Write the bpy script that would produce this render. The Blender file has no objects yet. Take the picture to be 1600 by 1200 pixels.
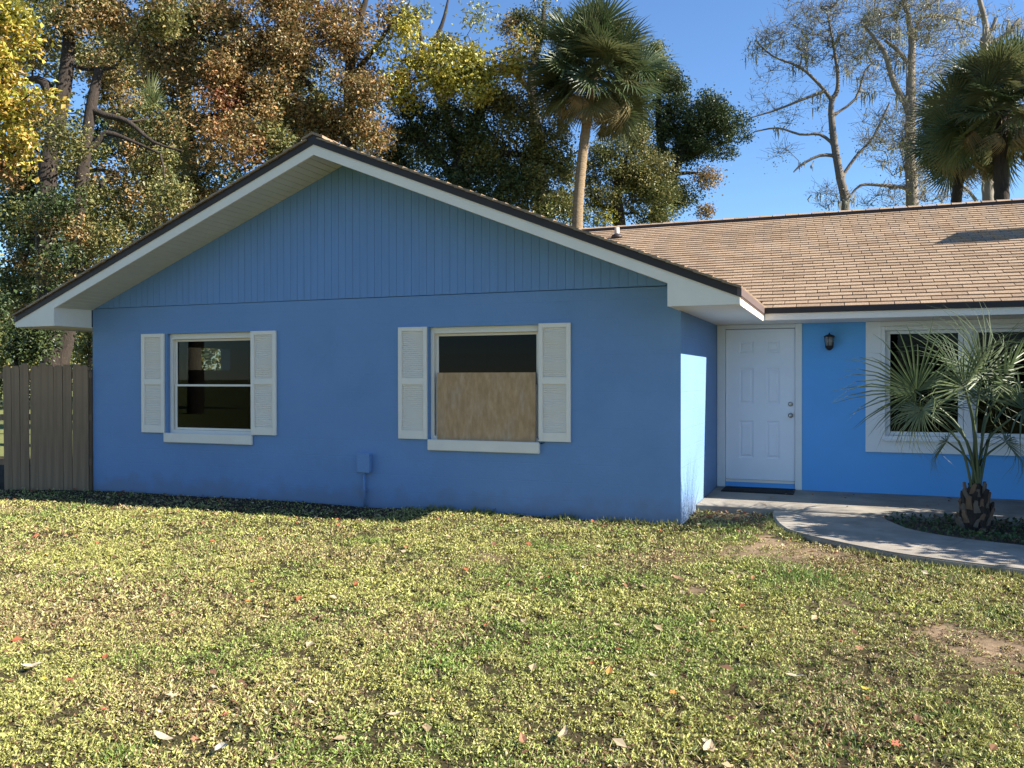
import bpy, bmesh, math, random
import numpy as np
from mathutils import Matrix, Vector

# ------------------------------------------------------------------ camera
FPX, YAW, PITCH, ROLL, EYE = 1332.4, 21.313, -0.421, -0.075, 1.579
_y, _p, _r = (math.radians(a) for a in (YAW, PITCH, ROLL))
FWD = np.array([-math.sin(_y)*math.cos(_p), math.cos(_y)*math.cos(_p), math.sin(_p)])
_rt = np.array([math.cos(_y), math.sin(_y), 0.0]); _up = np.cross(_rt, FWD)
RGT = _rt*math.cos(_r) + _up*math.sin(_r); UPV = -_rt*math.sin(_r) + _up*math.cos(_r)
CAM = np.array([0, 0, EYE])
scene = bpy.context.scene
COL = scene.collection
cd = bpy.data.cameras.new('camera'); cam = bpy.data.objects.new('camera', cd); COL.objects.link(cam)
cd.sensor_width = 36.0; cd.lens = FPX/1600*36.0; cd.clip_start = 0.05; cd.clip_end = 3000
cam.matrix_world = Matrix(((RGT[0], UPV[0], -FWD[0], 0), (RGT[1], UPV[1], -FWD[1], 0), (RGT[2], UPV[2], -FWD[2], EYE), (0, 0, 0, 1)))
scene.camera = cam

# ------------------------------------------------------------------ sky, sun, exposure
SUN_TO = Vector((1.545, 0.138, 1.0)).normalized()
sun_el = math.asin(SUN_TO.z); sun_az = math.atan2(SUN_TO.x, SUN_TO.y)
world = bpy.data.worlds.new('World'); scene.world = world; world.use_nodes = True
wn = world.node_tree.nodes; wl = world.node_tree.links
sky = wn.new('ShaderNodeTexSky'); sky.sky_type = 'NISHITA'; sky.sun_disc = False
sky.sun_elevation = sun_el; sky.sun_rotation = sun_az
sky.air_density = 1.0; sky.dust_density = 0.05; sky.ozone_density = 7.5; sky.altitude = 0
wl.new(sky.outputs[0], wn['Background'].inputs[0]); wn['Background'].inputs[1].default_value = 0.08
sd = bpy.data.lights.new('sun', 'SUN'); sun = bpy.data.objects.new('sun', sd); COL.objects.link(sun)
sd.energy = 5.0; sd.angle = math.radians(0.5); sd.color = (1.0, 0.94, 0.84)
sun.rotation_euler = SUN_TO.to_track_quat('Z', 'Y').to_euler()
vs = scene.view_settings
vs.view_transform = 'Standard'; vs.look = 'None'; vs.gamma = 1.0; vs.use_curve_mapping = False
vs.exposure = 1.5
scene.render.engine = 'CYCLES'
scene.cycles.max_bounces = 8; scene.cycles.diffuse_bounces = 4; scene.cycles.transparent_max_bounces = 12
scene.cycles.use_denoising = True

# ------------------------------------------------------------------ helpers
rng = np.random.default_rng(7); random.seed(7)
def ray(u, v): return FWD + RGT*((u-800)/FPX) + UPV*((600-v)/FPX)
def px(u, v, depth):                       # photo pixel at a camera depth -> world point
    return CAM + ray(u, v)*depth
def on(u, v, ax, val):
    d = ray(u, v); return CAM + d*((val-CAM[ax])/d[ax])
def gp(u, v, z=0.0): return on(u, v, 2, z)

WM = {}
def _reg(o, parent, M):
    WM[o.name] = M
    if parent is not None:
        o.parent = parent; o.matrix_parent_inverse = WM[parent.name].inverted()
def meta(o, label=None, cat=None, group=None, kind=None):
    if label: o['label'] = label
    if cat: o['category'] = cat
    if group: o['group'] = group
    if kind: o['kind'] = kind
    return o
def thing(name, loc, label, cat, group=None):
    o = bpy.data.objects.new(name, None); COL.objects.link(o); o.empty_display_size = 0.2
    o.location = loc; _reg(o, None, Matrix.Translation(Vector(loc)))
    return meta(o, label, cat, group)
def link(name, me, parent=None, M=None, kind=None):
    o = bpy.data.objects.new(name, me); COL.objects.link(o)
    M = M or Matrix.Identity(4)
    o.matrix_basis = M
    _reg(o, parent, M)
    if kind: o['kind'] = kind
    return o
def mesh_np(name, V, F, mat, smooth=False, col=None, colname='Col'):
    """V (n,3) array, F (m,k) array of same-size faces"""
    me = bpy.data.meshes.new(name)
    V = np.asarray(V, np.float32); F = np.asarray(F, np.int32)
    m, k = F.shape
    me.vertices.add(len(V)); me.vertices.foreach_set('co', V.ravel())
    me.loops.add(m*k); me.loops.foreach_set('vertex_index', F.ravel())
    me.polygons.add(m); me.polygons.foreach_set('loop_start', np.arange(0, m*k, k, dtype=np.int32))
    try: me.polygons.foreach_set('loop_total', np.full(m, k, np.int32))
    except Exception: pass
    me.polygons.foreach_set('use_smooth', np.full(m, smooth))
    if col is not None:
        a = me.attributes.new(colname, 'FLOAT_COLOR', 'POINT')
        c = np.ones((len(V), 4), np.float32); c[:, :3] = col; a.data.foreach_set('color', c.ravel())
    me.materials.append(mat); me.update(calc_edges=True); me.validate()
    return me
class MB:
    def __init__(s): s.v = []; s.f = []
    def box(s, x0, x1, y0, y1, z0, z1):
        b = len(s.v)
        s.v += [(x0,y0,z0),(x1,y0,z0),(x1,y1,z0),(x0,y1,z0),(x0,y0,z1),(x1,y0,z1),(x1,y1,z1),(x0,y1,z1)]
        s.f += [tuple(b+i for i in q) for q in ((0,3,2,1),(4,5,6,7),(0,1,5,4),(1,2,6,5),(2,3,7,6),(3,0,4,7))]
        return s
    def prism(s, pts, off):                # planar polygon extruded by vector off
        b = len(s.v); n = len(pts); off = Vector(off)
        s.v += [tuple(p) for p in pts] + [tuple(Vector(p)+off) for p in pts]
        s.f += [tuple(b+i for i in range(n)), tuple(b+n+i for i in reversed(range(n)))]
        for i in range(n):
            j = (i+1) % n; s.f.append((b+i, b+n+i, b+n+j, b+j))
        return s
    def tube(s, pts, rad, n=8, cap=True):
        pts = [Vector(p) for p in pts]; b = len(s.v); k = len(pts)
        for i, p in enumerate(pts):
            t = (pts[min(i+1, k-1)] - pts[max(i-1, 0)]).normalized()
            a = Vector((0, 0, 1)) if abs(t.z) < .9 else Vector((1, 0, 0))
            e1 = t.cross(a).normalized(); e2 = t.cross(e1)
            r = rad[i] if hasattr(rad, '__len__') else rad
            for j in range(n):
                w = 2*math.pi*j/n; s.v.append(tuple(p + e1*(math.cos(w)*r) + e2*(math.sin(w)*r)))
        for i in range(k-1):
            for j in range(n):
                s.f.append((b+i*n+j, b+i*n+(j+1) % n, b+(i+1)*n+(j+1) % n, b+(i+1)*n+j))
        if cap:
            s.f.append(tuple(b+j for j in reversed(range(n)))); s.f.append(tuple(b+(k-1)*n+j for j in range(n)))
        return s
    def lathe(s, prof, c, n=16, axis='z'):
        b = len(s.v); k = len(prof)
        for r, h in prof:
            for j in range(n):
                w = 2*math.pi*j/n; q = (r*math.cos(w), r*math.sin(w), h)
                if axis == 'y': q = (q[0], -q[2], q[1])
                s.v.append((c[0]+q[0], c[1]+q[1], c[2]+q[2]))
        for i in range(k-1):
            for j in range(n): s.f.append((b+i*n+j, b+i*n+(j+1) % n, b+(i+1)*n+(j+1) % n, b+(i+1)*n+j))
        s.f.append(tuple(b+j for j in reversed(range(n)))); s.f.append(tuple(b+(k-1)*n+j for j in range(n)))
        return s
    def mesh(s, name, mat, smooth=False, bevel=0):
        me = bpy.data.meshes.new(name); me.from_pydata(s.v, [], s.f)
        bm = bmesh.new(); bm.from_mesh(me); bmesh.ops.recalc_face_normals(bm, faces=bm.faces)
        if bevel: bmesh.ops.bevel(bm, geom=bm.edges[:], offset=bevel, segments=1, affect='EDGES', clamp_overlap=True)
        bm.to_mesh(me); bm.free()
        if smooth: me.polygons.foreach_set('use_smooth', [True]*len(me.polygons))
        me.materials.append(mat); me.update(); return me
    def build(s, name, mat, parent=None, smooth=False, bevel=0, kind=None):
        return link(name, s.mesh(name, mat, smooth, bevel), parent, None, kind)

def vnoise(x, y, sc, seed=0):
    x = np.asarray(x)/sc + 1000.5 + seed*17.3; y = np.asarray(y)/sc + 1000.5 + seed*31.7
    xi = np.floor(x).astype(np.int64); yi = np.floor(y).astype(np.int64); fx = x-xi; fy = y-yi
    fx = fx*fx*(3-2*fx); fy = fy*fy*(3-2*fy)
    def h(a, b):
        n = (a*374761393 + b*668265263 + seed*974711) & 0x7fffffff
        n = ((n ^ (n >> 13))*1274126177) & 0x7fffffff
        return ((n ^ (n >> 16)) & 0xffff)/65535.0
    return (h(xi,yi)*(1-fx)+h(xi+1,yi)*fx)*(1-fy) + (h(xi,yi+1)*(1-fx)+h(xi+1,yi+1)*fx)*fy

# ------------------------------------------------------------------ materials
def nmat(name):
    m = bpy.data.materials.new(name); m.use_nodes = True
    nt = m.node_tree; return m, nt.nodes, nt.links, nt.nodes['Principled BSDF']
def mat(name, c, rough=.7, var=.1, vs_=3.0, bump=.0, bs=60.0, c2=None, c2s=1.0, c2lo=.5, c2hi=.7, metal=0, spec=.4, stretch=(1,1,1), bdist=.004):
    m, n, l, P = nmat(name)
    tc = n.new('ShaderNodeTexCoord'); mp = n.new('ShaderNodeMapping'); mp.inputs['Scale'].default_value = stretch
    l.new(tc.outputs['Object'], mp.inputs[0])
    no = n.new('ShaderNodeTexNoise'); no.inputs['Scale'].default_value = vs_; no.inputs['Detail'].default_value = 8; no.inputs['Roughness'].default_value = .65
    l.new(mp.outputs[0], no.inputs[0])
    ra = n.new('ShaderNodeMapRange'); ra.inputs[1].default_value = .25; ra.inputs[2].default_value = .75
    ra.inputs[3].default_value = 1-var; ra.inputs[4].default_value = 1+var; l.new(no.outputs[0], ra.inputs[0])
    base = n.new('ShaderNodeRGB'); base.outputs[0].default_value = (*c, 1); co = base.outputs[0]
    if c2:
        n2 = n.new('ShaderNodeTexNoise'); n2.inputs['Scale'].default_value = c2s; n2.inputs['Detail'].default_value = 6; n2.inputs['Roughness'].default_value = .7
        l.new(mp.outputs[0], n2.inputs[0])
        r2 = n.new('ShaderNodeMapRange'); r2.inputs[1].default_value = c2lo; r2.inputs[2].default_value = c2hi; l.new(n2.outputs[0], r2.inputs[0])
        mx = n.new('ShaderNodeMix'); mx.data_type = 'RGBA'; l.new(r2.outputs[0], mx.inputs[0]); l.new(co, mx.inputs[6]); mx.inputs[7].default_value = (*c2, 1); co = mx.outputs[2]
    mu = n.new('ShaderNodeVectorMath'); mu.operation = 'SCALE'; l.new(co, mu.inputs[0]); l.new(ra.outputs[0], mu.inputs['Scale'])
    l.new(mu.outputs[0], P.inputs['Base Color'])
    P.inputs['Roughness'].default_value = rough; P.inputs['Metallic'].default_value = metal; P.inputs['Specular IOR Level'].default_value = spec
    if bump:
        nb = n.new('ShaderNodeTexNoise'); nb.inputs['Scale'].default_value = bs; nb.inputs['Detail'].default_value = 5; l.new(mp.outputs[0], nb.inputs[0])
        bp = n.new('ShaderNodeBump'); bp.inputs['Strength'].default_value = bump; bp.inputs['Distance'].default_value = bdist
        l.new(nb.outputs[0], bp.inputs['Height']); l.new(bp.outputs[0], P.inputs['Normal'])
    return m
def leafmat(name, trans=.35, rough=.5, gloss=.25, c=None):
    m, n, l, P = nmat(name)
    if c is None:
        at = n.new('ShaderNodeAttribute'); at.attribute_name = 'Col'; co = at.outputs['Color']
    else:
        oi = n.new('ShaderNodeObjectInfo'); rr = n.new('ShaderNodeValToRGB'); l.new(oi.outputs['Random'], rr.inputs[0])
        e = rr.color_ramp.elements; e[0].color = (*c[0], 1); e[1].color = (*c[-1], 1)
        for i, q in enumerate(c[1:-1]): el = e.new((i+1)/(len(c)-1)); el.color = (*q, 1)
        co = rr.outputs[0]
    P.inputs['Roughness'].default_value = rough; P.inputs['Specular IOR Level'].default_value = gloss
    l.new(co, P.inputs['Base Color'])
    tr = n.new('ShaderNodeBsdfTranslucent'); l.new(co, tr.inputs[0])
    ms = n.new('ShaderNodeMixShader'); ms.inputs[0].default_value = trans
    l.new(P.outputs[0], ms.inputs[1]); l.new(tr.outputs[0], ms.inputs[2]); l.new(ms.outputs[0], n['Material Output'].inputs[0])
    return m
def colmat(name, rough=.8, var=.15, vs_=12., bump=.3, bs=150., spec=.3, stretch=(1,1,1)):
    m = mat(name, (1,1,1), rough, var, vs_, bump, bs, spec=spec, stretch=stretch)
    n, l = m.node_tree.nodes, m.node_tree.links
    at = n.new('ShaderNodeAttribute'); at.attribute_name = 'Col'
    for nd in n:
        if nd.type == 'VECT_MATH': l.new(at.outputs['Color'], nd.inputs[0])
    return m

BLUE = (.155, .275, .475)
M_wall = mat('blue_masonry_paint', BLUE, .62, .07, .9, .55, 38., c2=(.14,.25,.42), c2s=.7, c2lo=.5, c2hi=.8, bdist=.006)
_n, _l = M_wall.node_tree.nodes, M_wall.node_tree.links
_bk = _n.new('ShaderNodeTexBrick'); _bk.inputs['Scale'].default_value = 1.0; _bk.inputs['Brick Width'].default_value = .406; _bk.inputs['Row Height'].default_value = .203; _bk.inputs['Mortar Size'].default_value = .006; _bk.inputs['Mortar Smooth'].default_value = 1.0
_mp = _n.new('ShaderNodeMapping'); _mp.inputs['Rotation'].default_value = (math.radians(90), 0, 0); _tc = _n.new('ShaderNodeTexCoord'); _l.new(_tc.outputs['Object'], _mp.inputs[0]); _l.new(_mp.outputs[0], _bk.inputs[0])
_b2 = _n.new('ShaderNodeBump'); _b2.inputs['Strength'].default_value = .4; _b2.inputs['Distance'].default_value = .004; _b2.invert = True; _l.new(_bk.outputs['Fac'], _b2.inputs['Height'])
_sp = _n.new('ShaderNodeSeparateXYZ'); _l.new(_tc.outputs['Object'], _sp.inputs[0])
_dn = _n.new('ShaderNodeTexNoise'); _dn.inputs['Scale'].default_value = 5.; _dn.inputs['Detail'].default_value = 8.; _l.new(_tc.outputs['Object'], _dn.inputs[0])
_ad = _n.new('ShaderNodeMath'); _ad.operation = 'MULTIPLY_ADD'; _l.new(_dn.outputs[0], _ad.inputs[0]); _ad.inputs[1].default_value = -.55; _l.new(_sp.outputs[2], _ad.inputs[2])
_dr = _n.new('ShaderNodeMapRange'); _dr.inputs[1].default_value = -.22; _dr.inputs[2].default_value = .02; _dr.inputs[3].default_value = .42; _dr.inputs[4].default_value = 0.; _l.new(_ad.outputs[0], _dr.inputs[0])
_P = _n['Principled BSDF']; _src = _P.inputs['Base Color'].links[0].from_socket
_dm = _n.new('ShaderNodeMix'); _dm.data_type = 'RGBA'; _l.new(_dr.outputs[0], _dm.inputs[0]); _l.new(_src, _dm.inputs[6]); _dm.inputs[7].default_value = (.16,.15,.14,1); _l.new(_dm.outputs[2], _P.inputs['Base Color'])
_b1 = [q for q in _n if q.type == 'BUMP' and q != _b2][0]; _l.new(_b2.outputs[0], _b1.inputs['Normal'])
M_rear = mat('bounce_lit_blue_wall_paint', (.12,.41,.84), .6, .05, 1.2, .3, 45.)  # blue wall paint brightened: porch bounce light is put into the colour
M_side = mat('blue_siding_paint', (.15,.277,.50), .6, .07, 2., .25, 40., stretch=(6,6,.6))
M_white = mat('white_trim_paint', (.84,.74,.61), .5, .05, 3., .08, 60.)
M_white2 = mat('cool_white_trim_paint', (.80,.81,.80), .5, .05, 3., .08, 60.)
M_soff = mat('cream_soffit_vinyl', (.68,.64,.53), .55, .05, 2.)
M_shut = mat('shutter_plastic', (.86,.76,.63), .5, .04, 5.)
M_door = mat('white_door_paint', (.86,.89,.93), .4, .03, 4.)
M_brown2 = mat('brown_eave_drip', (.125,.088,.078), .55, .12, 4.)
M_brown = mat('dark_brown_drip_edge', (.032,.022,.019), .55, .12, 4.)
M_shing = colmat('asphalt_shingle', .95, .28, 45., .8, 400., .15)
M_deck = mat('roof_deck', (.08,.05,.035), .9, .2, 3.)
M_concrete = mat('concrete', (.30,.265,.215), .92, .3, 2.2, .6, 90., c2=(.16,.14,.115), c2s=1.3, c2lo=.45, c2hi=.75)
M_fence = mat('weathered_wood', (.32,.205,.115), .9, .45, 6., .9, 30., stretch=(7,7,.3), c2=(.175,.11,.062), c2s=3., c2lo=.4, c2hi=.7)
M_ply = mat('plywood', (.50,.295,.14), .8, .3, 8., .5, 60., c2=(.47,.315,.185), c2s=4., c2lo=.46, c2hi=.68, stretch=(2.2,1,.75))
M_black = mat('black_rubber', (.012,.012,.013), .85, .3, 60., .6, 300.)
M_metal = mat('satin_nickel', (.42,.41,.39), .32, .05, 5., metal=1)
M_lant = mat('dark_bronze', (.02,.017,.015), .45, .2, 20.)
M_pvc = mat('pvc_pipe', (.42,.37,.31), .6, .1, 6.)
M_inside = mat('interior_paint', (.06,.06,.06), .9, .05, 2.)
M_bark = mat('tree_bark', (.045,.033,.025), .95, .4, 5., 1., 22., stretch=(3,3,.6), c2=(.024,.018,.014), c2s=4., bdist=.03)
M_bark2 = mat('pale_bark', (.24,.20,.155), .95, .3, 4., .8, 22., stretch=(2,2,.6), c2=(.13,.105,.08), c2s=2., bdist=.02)
M_bark3 = mat('grey_bark', (.17,.145,.12), .95, .35, 4., .8, 22., stretch=(2,2,.6), c2=(.10,.085,.07), c2s=2., bdist=.02)
M_palmtr = mat('palm_trunk', (.27,.19,.11), .95, .25, 4., 1., 14., stretch=(.6,.6,6), bdist=.03)
M_soil = mat('soil', (.075,.055,.04), 1., .4, 14., 1., 60., bdist=.02)
M_brick = mat('chimney_brick', (.3,.15,.1), .9, .2, 6., .5, 40.)
M_leaf = leafmat('leaf', .18, .45, .35)
M_grass = leafmat('grass_leaf', .20, .5, .3)
M_litter = leafmat('dry_leaf', .2, .8, .15)
M_moss = mat('spanish_moss', (.25,.245,.19), 1., .2, 9.)
M_frond = leafmat('palm_frond', .22, .42, .45, c=[(.05,.078,.028),(.08,.11,.04),(.13,.14,.055),(.06,.09,.035),(.19,.17,.075)])
M_fdead = leafmat('dry_frond', .2, .8, .2, c=[(.20,.15,.075),(.27,.20,.10),(.17,.16,.07)])
M_fyoung = leafmat('young_frond', .25, .38, .5, c=[(.085,.12,.05),(.12,.15,.065),(.065,.10,.04)])
def glassmat():
    m, n, l, P = nmat('window_glass')
    gl = n.new('ShaderNodeBsdfGlossy'); gl.inputs['Roughness'].default_value = 0.01; gl.inputs[0].default_value = (.22,.225,.225,1)
    tr = n.new('ShaderNodeBsdfTransparent'); tr.inputs[0].default_value = (.5,.53,.5,1)
    fr = n.new('ShaderNodeFresnel'); fr.inputs[0].default_value = 1.45
    ms = n.new('ShaderNodeMixShader'); l.new(fr.outputs[0], ms.inputs[0]); l.new(tr.outputs[0], ms.inputs[1]); l.new(gl.outputs[0], ms.inputs[2])
    l.new(ms.outputs[0], n['Material Output'].inputs[0]); return m
M_glass = glassmat()
def screenmat():
    m, n, l, P = nmat('lantern_glass')
    P.inputs['Base Color'].default_value = (.35,.34,.32,1); P.inputs['Roughness'].default_value = .15; P.inputs['Alpha'].default_value = .6
    return m
M_lglass = screenmat()

# ------------------------------------------------------------------ ground
def gz(x, y):
    return .035*(vnoise(x, y, 1.6, 3)-.5) + .02*(vnoise(x, y, .5, 4)-.5)
fx = np.concatenate([[-600,-250,-110,-60,-40,-28,-20], np.arange(-16, 7, .09), [8,11,15,22,32,50,90,200,600]])
fy = np.concatenate([[-600,-200,-80,-40,-20,-10,-5,-2,0], np.arange(1, 12, .09), [13,15,18,22,28,36,50,80,150,300,900]])
GX, GY = np.meshgrid(fx, fy, indexing='ij')
near = ((GX > -16) & (GX < 6.9) & (GY > .9) & (GY < 12))
GZ = np.where(near, gz(GX, GY), -.01)
nx_, ny_ = GX.shape
idx = np.arange(nx_*ny_).reshape(nx_, ny_)
gf = np.stack([idx[:-1,:-1], idx[1:,:-1], idx[1:,1:], idx[:-1,1:]], -1).reshape(-1, 4)
def spot(x, y, u, v, ru, rv):
    c = gp(u, v); ex = gp(u+ru, v)-c; ey = gp(u, v-rv)-c
    A = np.array([[ex[0], ey[0]],[ex[1], ey[1]]]); Ai = np.linalg.inv(A)
    a = Ai[0,0]*(x-c[0])+Ai[0,1]*(y-c[1]); b = Ai[1,0]*(x-c[0])+Ai[1,1]*(y-c[1])
    return np.exp(-(a*a+b*b))
def bare(x, y):
    b = 1.0*spot(x,y,1560,1022,80,24) + .9*spot(x,y,1465,988,50,14) + .6*spot(x,y,1390,962,45,11) + .9*spot(x,y,1085,925,28,14) + .6*spot(x,y,1190,858,110,16) + .9*spot(x,y,1195,845,25,10) + .8*spot(x,y,768,870,40,7) + .5*spot(x,y,360,930,30,10) + .6*spot(x,y,1270,872,110,14) + .5*spot(x,y,1330,940,60,14) + .8*spot(x,y,1150,808,50,9) + .5*spot(x,y,1060,870,60,12)
    b = b*.85 + .15*spot(x,y,1180,868,150,22) + .22*spot(x,y,1490,1000,120,30)
    return np.clip(b, 0, 1)
M_ground = colmat('lawn_soil', 1., .45, 16., 1., 90., .1)
bq = np.where(near, bare(GX, GY), 0).reshape(-1, 1); nq = vnoise(GX, GY, .9, 8).reshape(-1, 1)
gcol = (np.array([.06,.045,.022])*(1-nq) + np.array([.04,.042,.016])*nq)*(1-bq) + np.array([.25,.175,.11])*bq
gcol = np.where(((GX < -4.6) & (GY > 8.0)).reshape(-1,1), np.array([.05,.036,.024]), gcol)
gcol = np.where(near.reshape(-1,1), gcol, np.array([.16,.17,.06]))
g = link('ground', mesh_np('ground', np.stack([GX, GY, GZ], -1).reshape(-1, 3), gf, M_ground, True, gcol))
meta(g, 'bare soil and thatch of the front yard under the grass', None, None, 'structure')

# walk, porch slab and planting bed outlines
def smooth_line(P, k=5):
    P = [np.array(p, float) for p in P]; out = []
    for i in range(len(P)-1):
        a = P[max(i-1,0)]; b = P[i]; c = P[i+1]; d = P[min(i+2,len(P)-1)]
        for j in range(k):
            t = j/k; out.append(.5*((2*b)+(c-a)*t+(2*a-5*b+4*c-d)*t*t+(3*b-a-3*c+d)*t**3))
    out.append(P[-1]); return out
W_out = smooth_line([(-.76,10.1),(-.70,9.55),(-.60,9.08),(-.46,8.76),(-.1,8.39),(.41,8.0),(.88,7.81),(1.31,7.68),(2.2,7.45),(3.5,7.2),(6,6.9)])
W_in = smooth_line([(6,8.2),(3.5,8.4),(2.3,8.58),(1.49,8.78),(1.0,8.97),(.65,9.26),(.47,9.68),(.39,10.0),(.46,10.1)])
M_path = M_concrete
def inside(poly, x, y):
    x = np.asarray(x); y = np.asarray(y); r = np.zeros(x.shape, bool); n = len(poly)
    for i in range(n):
        x0, y0 = poly[i]; x1, y1 = poly[(i+1) % n]
        c = ((y0 > y) != (y1 > y)); xx = (x1-x0)*(y-y0)/((y1-y0) if y1 != y0 else 1e-9)+x0
        r ^= (c & (x < xx))
    return r
walk_poly = [tuple(p) for p in W_out] + [tuple(p) for p in W_in]
bed_poly = [tuple(p) for p in W_in] + [(6, 10.1)]
# cast slabs of the walk with open joints between them
def walk_piece(cuts):
    me = MB().prism([(p[0], p[1], -.12) for p in walk_poly], (0,0,.195)).mesh('path', M_path)
    bm = bmesh.new(); bm.from_mesh(me)
    for co, no in cuts:
        r = bmesh.ops.bisect_plane(bm, geom=bm.verts[:]+bm.edges[:]+bm.faces[:], plane_co=co, plane_no=no, clear_outer=True)
        bmesh.ops.edgeloop_fill(bm, edges=[e for e in r['geom_cut'] if isinstance(e, bmesh.types.BMEdge)])
    cutf = [no.normalized() for co, no in cuts]
    bm.normal_update()
    bmesh.ops.bevel(bm, geom=[e for e in bm.edges if len(e.link_faces) == 2 and abs(e.link_faces[0].normal.z-e.link_faces[1].normal.z) > .5 and not any(abs(f.normal.dot(c)) > .999 for f in e.link_faces for c in cutf)], offset=.012, segments=2, affect='EDGES')
    bm.to_mesh(me); bm.free(); return me
J1 = (Vector((.80,8.3,0)), Vector((.92,-.39,0)).normalized()); J2 = (Vector((2.6,7.9,0)), Vector((.98,-.17,0)).normalized())
neg = lambda j, e: (j[0]+j[1]*e, -j[1])
path = link('path', walk_piece([J1]))
meta(path, 'curved grey concrete walk leading around the palm bed to the door', None, None, 'structure')
link('slab', walk_piece([neg(J1,.005), J2]), path); link('slab', walk_piece([neg(J2,.005)]), path)
porch = link('pavement', MB().box(-1.62, 10, 10.06, 11.834, -.12, .096).mesh('pavement', M_concrete, False, .01))
meta(porch, 'grey concrete porch slab along the rear blue wall', None, None, 'structure')
bm_ = MB(); bm_.prism([(p[0], p[1], -.1) for p in bed_poly], (0,0,.14))
bed = bm_.build('soil', M_soil); meta(bed, 'dark soil of the bed between walk and porch', None, None, 'structure')

# ------------------------------------------------------------------ house
XL, XR, Y0, Y1 = -9.906, -1.62, 9.082, 11.834
XP, ZP, SL, YR = -5.78, 4.42, .403, 8.45          # gable peak, slope, rake plane
XF0, XF1 = -10.63, -.94
YE, ZE = 10.98, 2.45                               # main eave
YRG, ZRG = 16.0, 4.468
HX1 = 10.2
house = thing('house', (-4, 11, 0), 'blue single storey house with front gable, white trim and brown shingle roof', 'house')
def roofz(x): return ZP - SL*abs(x-XP)

def wall_y(name, x0, x1, y0, y1, z0, z1, holes, m):
    """wall parallel to X with rectangular holes (hx0,hx1,hz0,hz1)"""
    b = MB(); cur = x0
    for h in sorted(holes):
        if h[0] > cur: b.box(cur, h[0], y0, y1, z0, z1)
        if h[2] > z0: b.box(h[0], h[1], y0, y1, z0, h[2])
        if h[3] < z1: b.box(h[0], h[1], y0, y1, h[3], z1)
        cur = h[1]
    if cur < x1: b.box(cur, x1, y0, y1, z0, z1)
    return b.build(name, m, house)
W1 = (-8.565, -7.13, .83, 2.18); W2 = (-4.605, -3.20, .84, 2.18)
DOOR = (-1.56, -.57, .09, 2.27); BW = (.43, 2.45, .79, 2.24)
wf = wall_y('wall', XL, XR, Y0, Y0+.2, -.2, 2.556, [W1, W2], M_wall)
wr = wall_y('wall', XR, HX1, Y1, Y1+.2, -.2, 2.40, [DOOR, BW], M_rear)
MB().box(XR-.2, XR, Y0+.2, Y1+.2, -.2, 2.40).build('wall', M_wall, house)
a1 = on(276, 545, 0, XL); a2 = on(345, 577, 0, XL)
b = MB(); ya, yb, za, zb = a1[1], a2[1], a2[2]-.02, a1[2]+.03
b.box(XL, XL+.2, Y0+.2, ya, -.2, 2.5); b.box(XL, XL+.2, yb, 20.5, -.2, 2.5); b.box(XL, XL+.2, ya, yb, -.2, za); b.box(XL, XL+.2, ya, yb, zb, 2.5)
b.build('wall', M_wall, house)
MB().box(XL, HX1, 20.5, 20.7, -.2, 2.4).build('wall', M_wall, house)
MB().box(HX1-.2, HX1, Y1+.2, 20.5, -.2, 2.4).build('wall', M_wall, house)
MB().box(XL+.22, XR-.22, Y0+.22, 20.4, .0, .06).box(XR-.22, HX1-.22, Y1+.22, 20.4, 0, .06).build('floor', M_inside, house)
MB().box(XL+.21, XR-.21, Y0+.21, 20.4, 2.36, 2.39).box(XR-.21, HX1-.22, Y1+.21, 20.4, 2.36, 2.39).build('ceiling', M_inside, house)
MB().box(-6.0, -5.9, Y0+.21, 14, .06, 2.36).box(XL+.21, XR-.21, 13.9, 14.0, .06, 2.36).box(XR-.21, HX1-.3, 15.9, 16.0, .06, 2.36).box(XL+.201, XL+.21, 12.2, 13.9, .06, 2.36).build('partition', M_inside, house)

# gable siding: every board its own piece
gab = MB().prism([(XL+.05, Y0-.004, 2.561), (XR-.05, Y0-.004, 2.561), (XR-.05, Y0-.004, roofz(XR-.05)-.21), (XP, Y0-.004, ZP-.2), (XL+.05, Y0-.004, roofz(XL+.05)-.21)], (0,.1,0)).build('gable', M_side, house)
BW_ = .1016
nb = int((XR-XL)/BW_)+1
for i in range(nb):
    x0 = XL + i*BW_; x1 = min(x0+BW_-.0035, XR-.002)
    if x1-x0 < .02: continue
    yo = Y0 - .010 + random.uniform(-.0008, .0008)
    pts = [(x0, yo, 2.562), (x1, yo, 2.562), (x1, yo, roofz(x1)-.205)]
    if x0 < XP < x1: pts.append((XP, yo, ZP-.205))
    pts.append((x0, yo, roofz(x0)-.205))
    if pts[2][2] < 2.58: continue
    MB().prism(pts, (0,.008,0)).build('siding_board', M_side, gab)

# ------------------------------------------------ roof
roof = MB()
def slab(pts, t=.09): roof.prism(pts, (0,0,-t))
zd = .035                                            # deck below shingle tops
slab([(XP,YR+.02,ZP-zd),(XF1+.01,YR+.02,roofz(XF1)-zd),(XF1+.01,YE,roofz(XF1)-zd),(XP,15.87,ZP-zd)])
slab([(XF0,YR+.02,roofz(XF0)-zd),(XP,YR+.02,ZP-zd),(XP,21.2,ZP-zd),(XF0,21.2,roofz(XF0)-zd)])
slab([(XF1+.01,YE+.02,ZE-zd),(HX1+.6,YE+.02,ZE-zd),(HX1+.6,YRG,ZRG-zd),(XP,YRG,ZRG-zd)])
slab([(XP,YRG,ZRG-zd),(HX1+.6,YRG,ZRG-zd),(HX1+.6,21.2,ZE-.05),(XP,21.2,ZE-.05)])
roof = roof.build('roof', M_deck, house)

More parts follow.
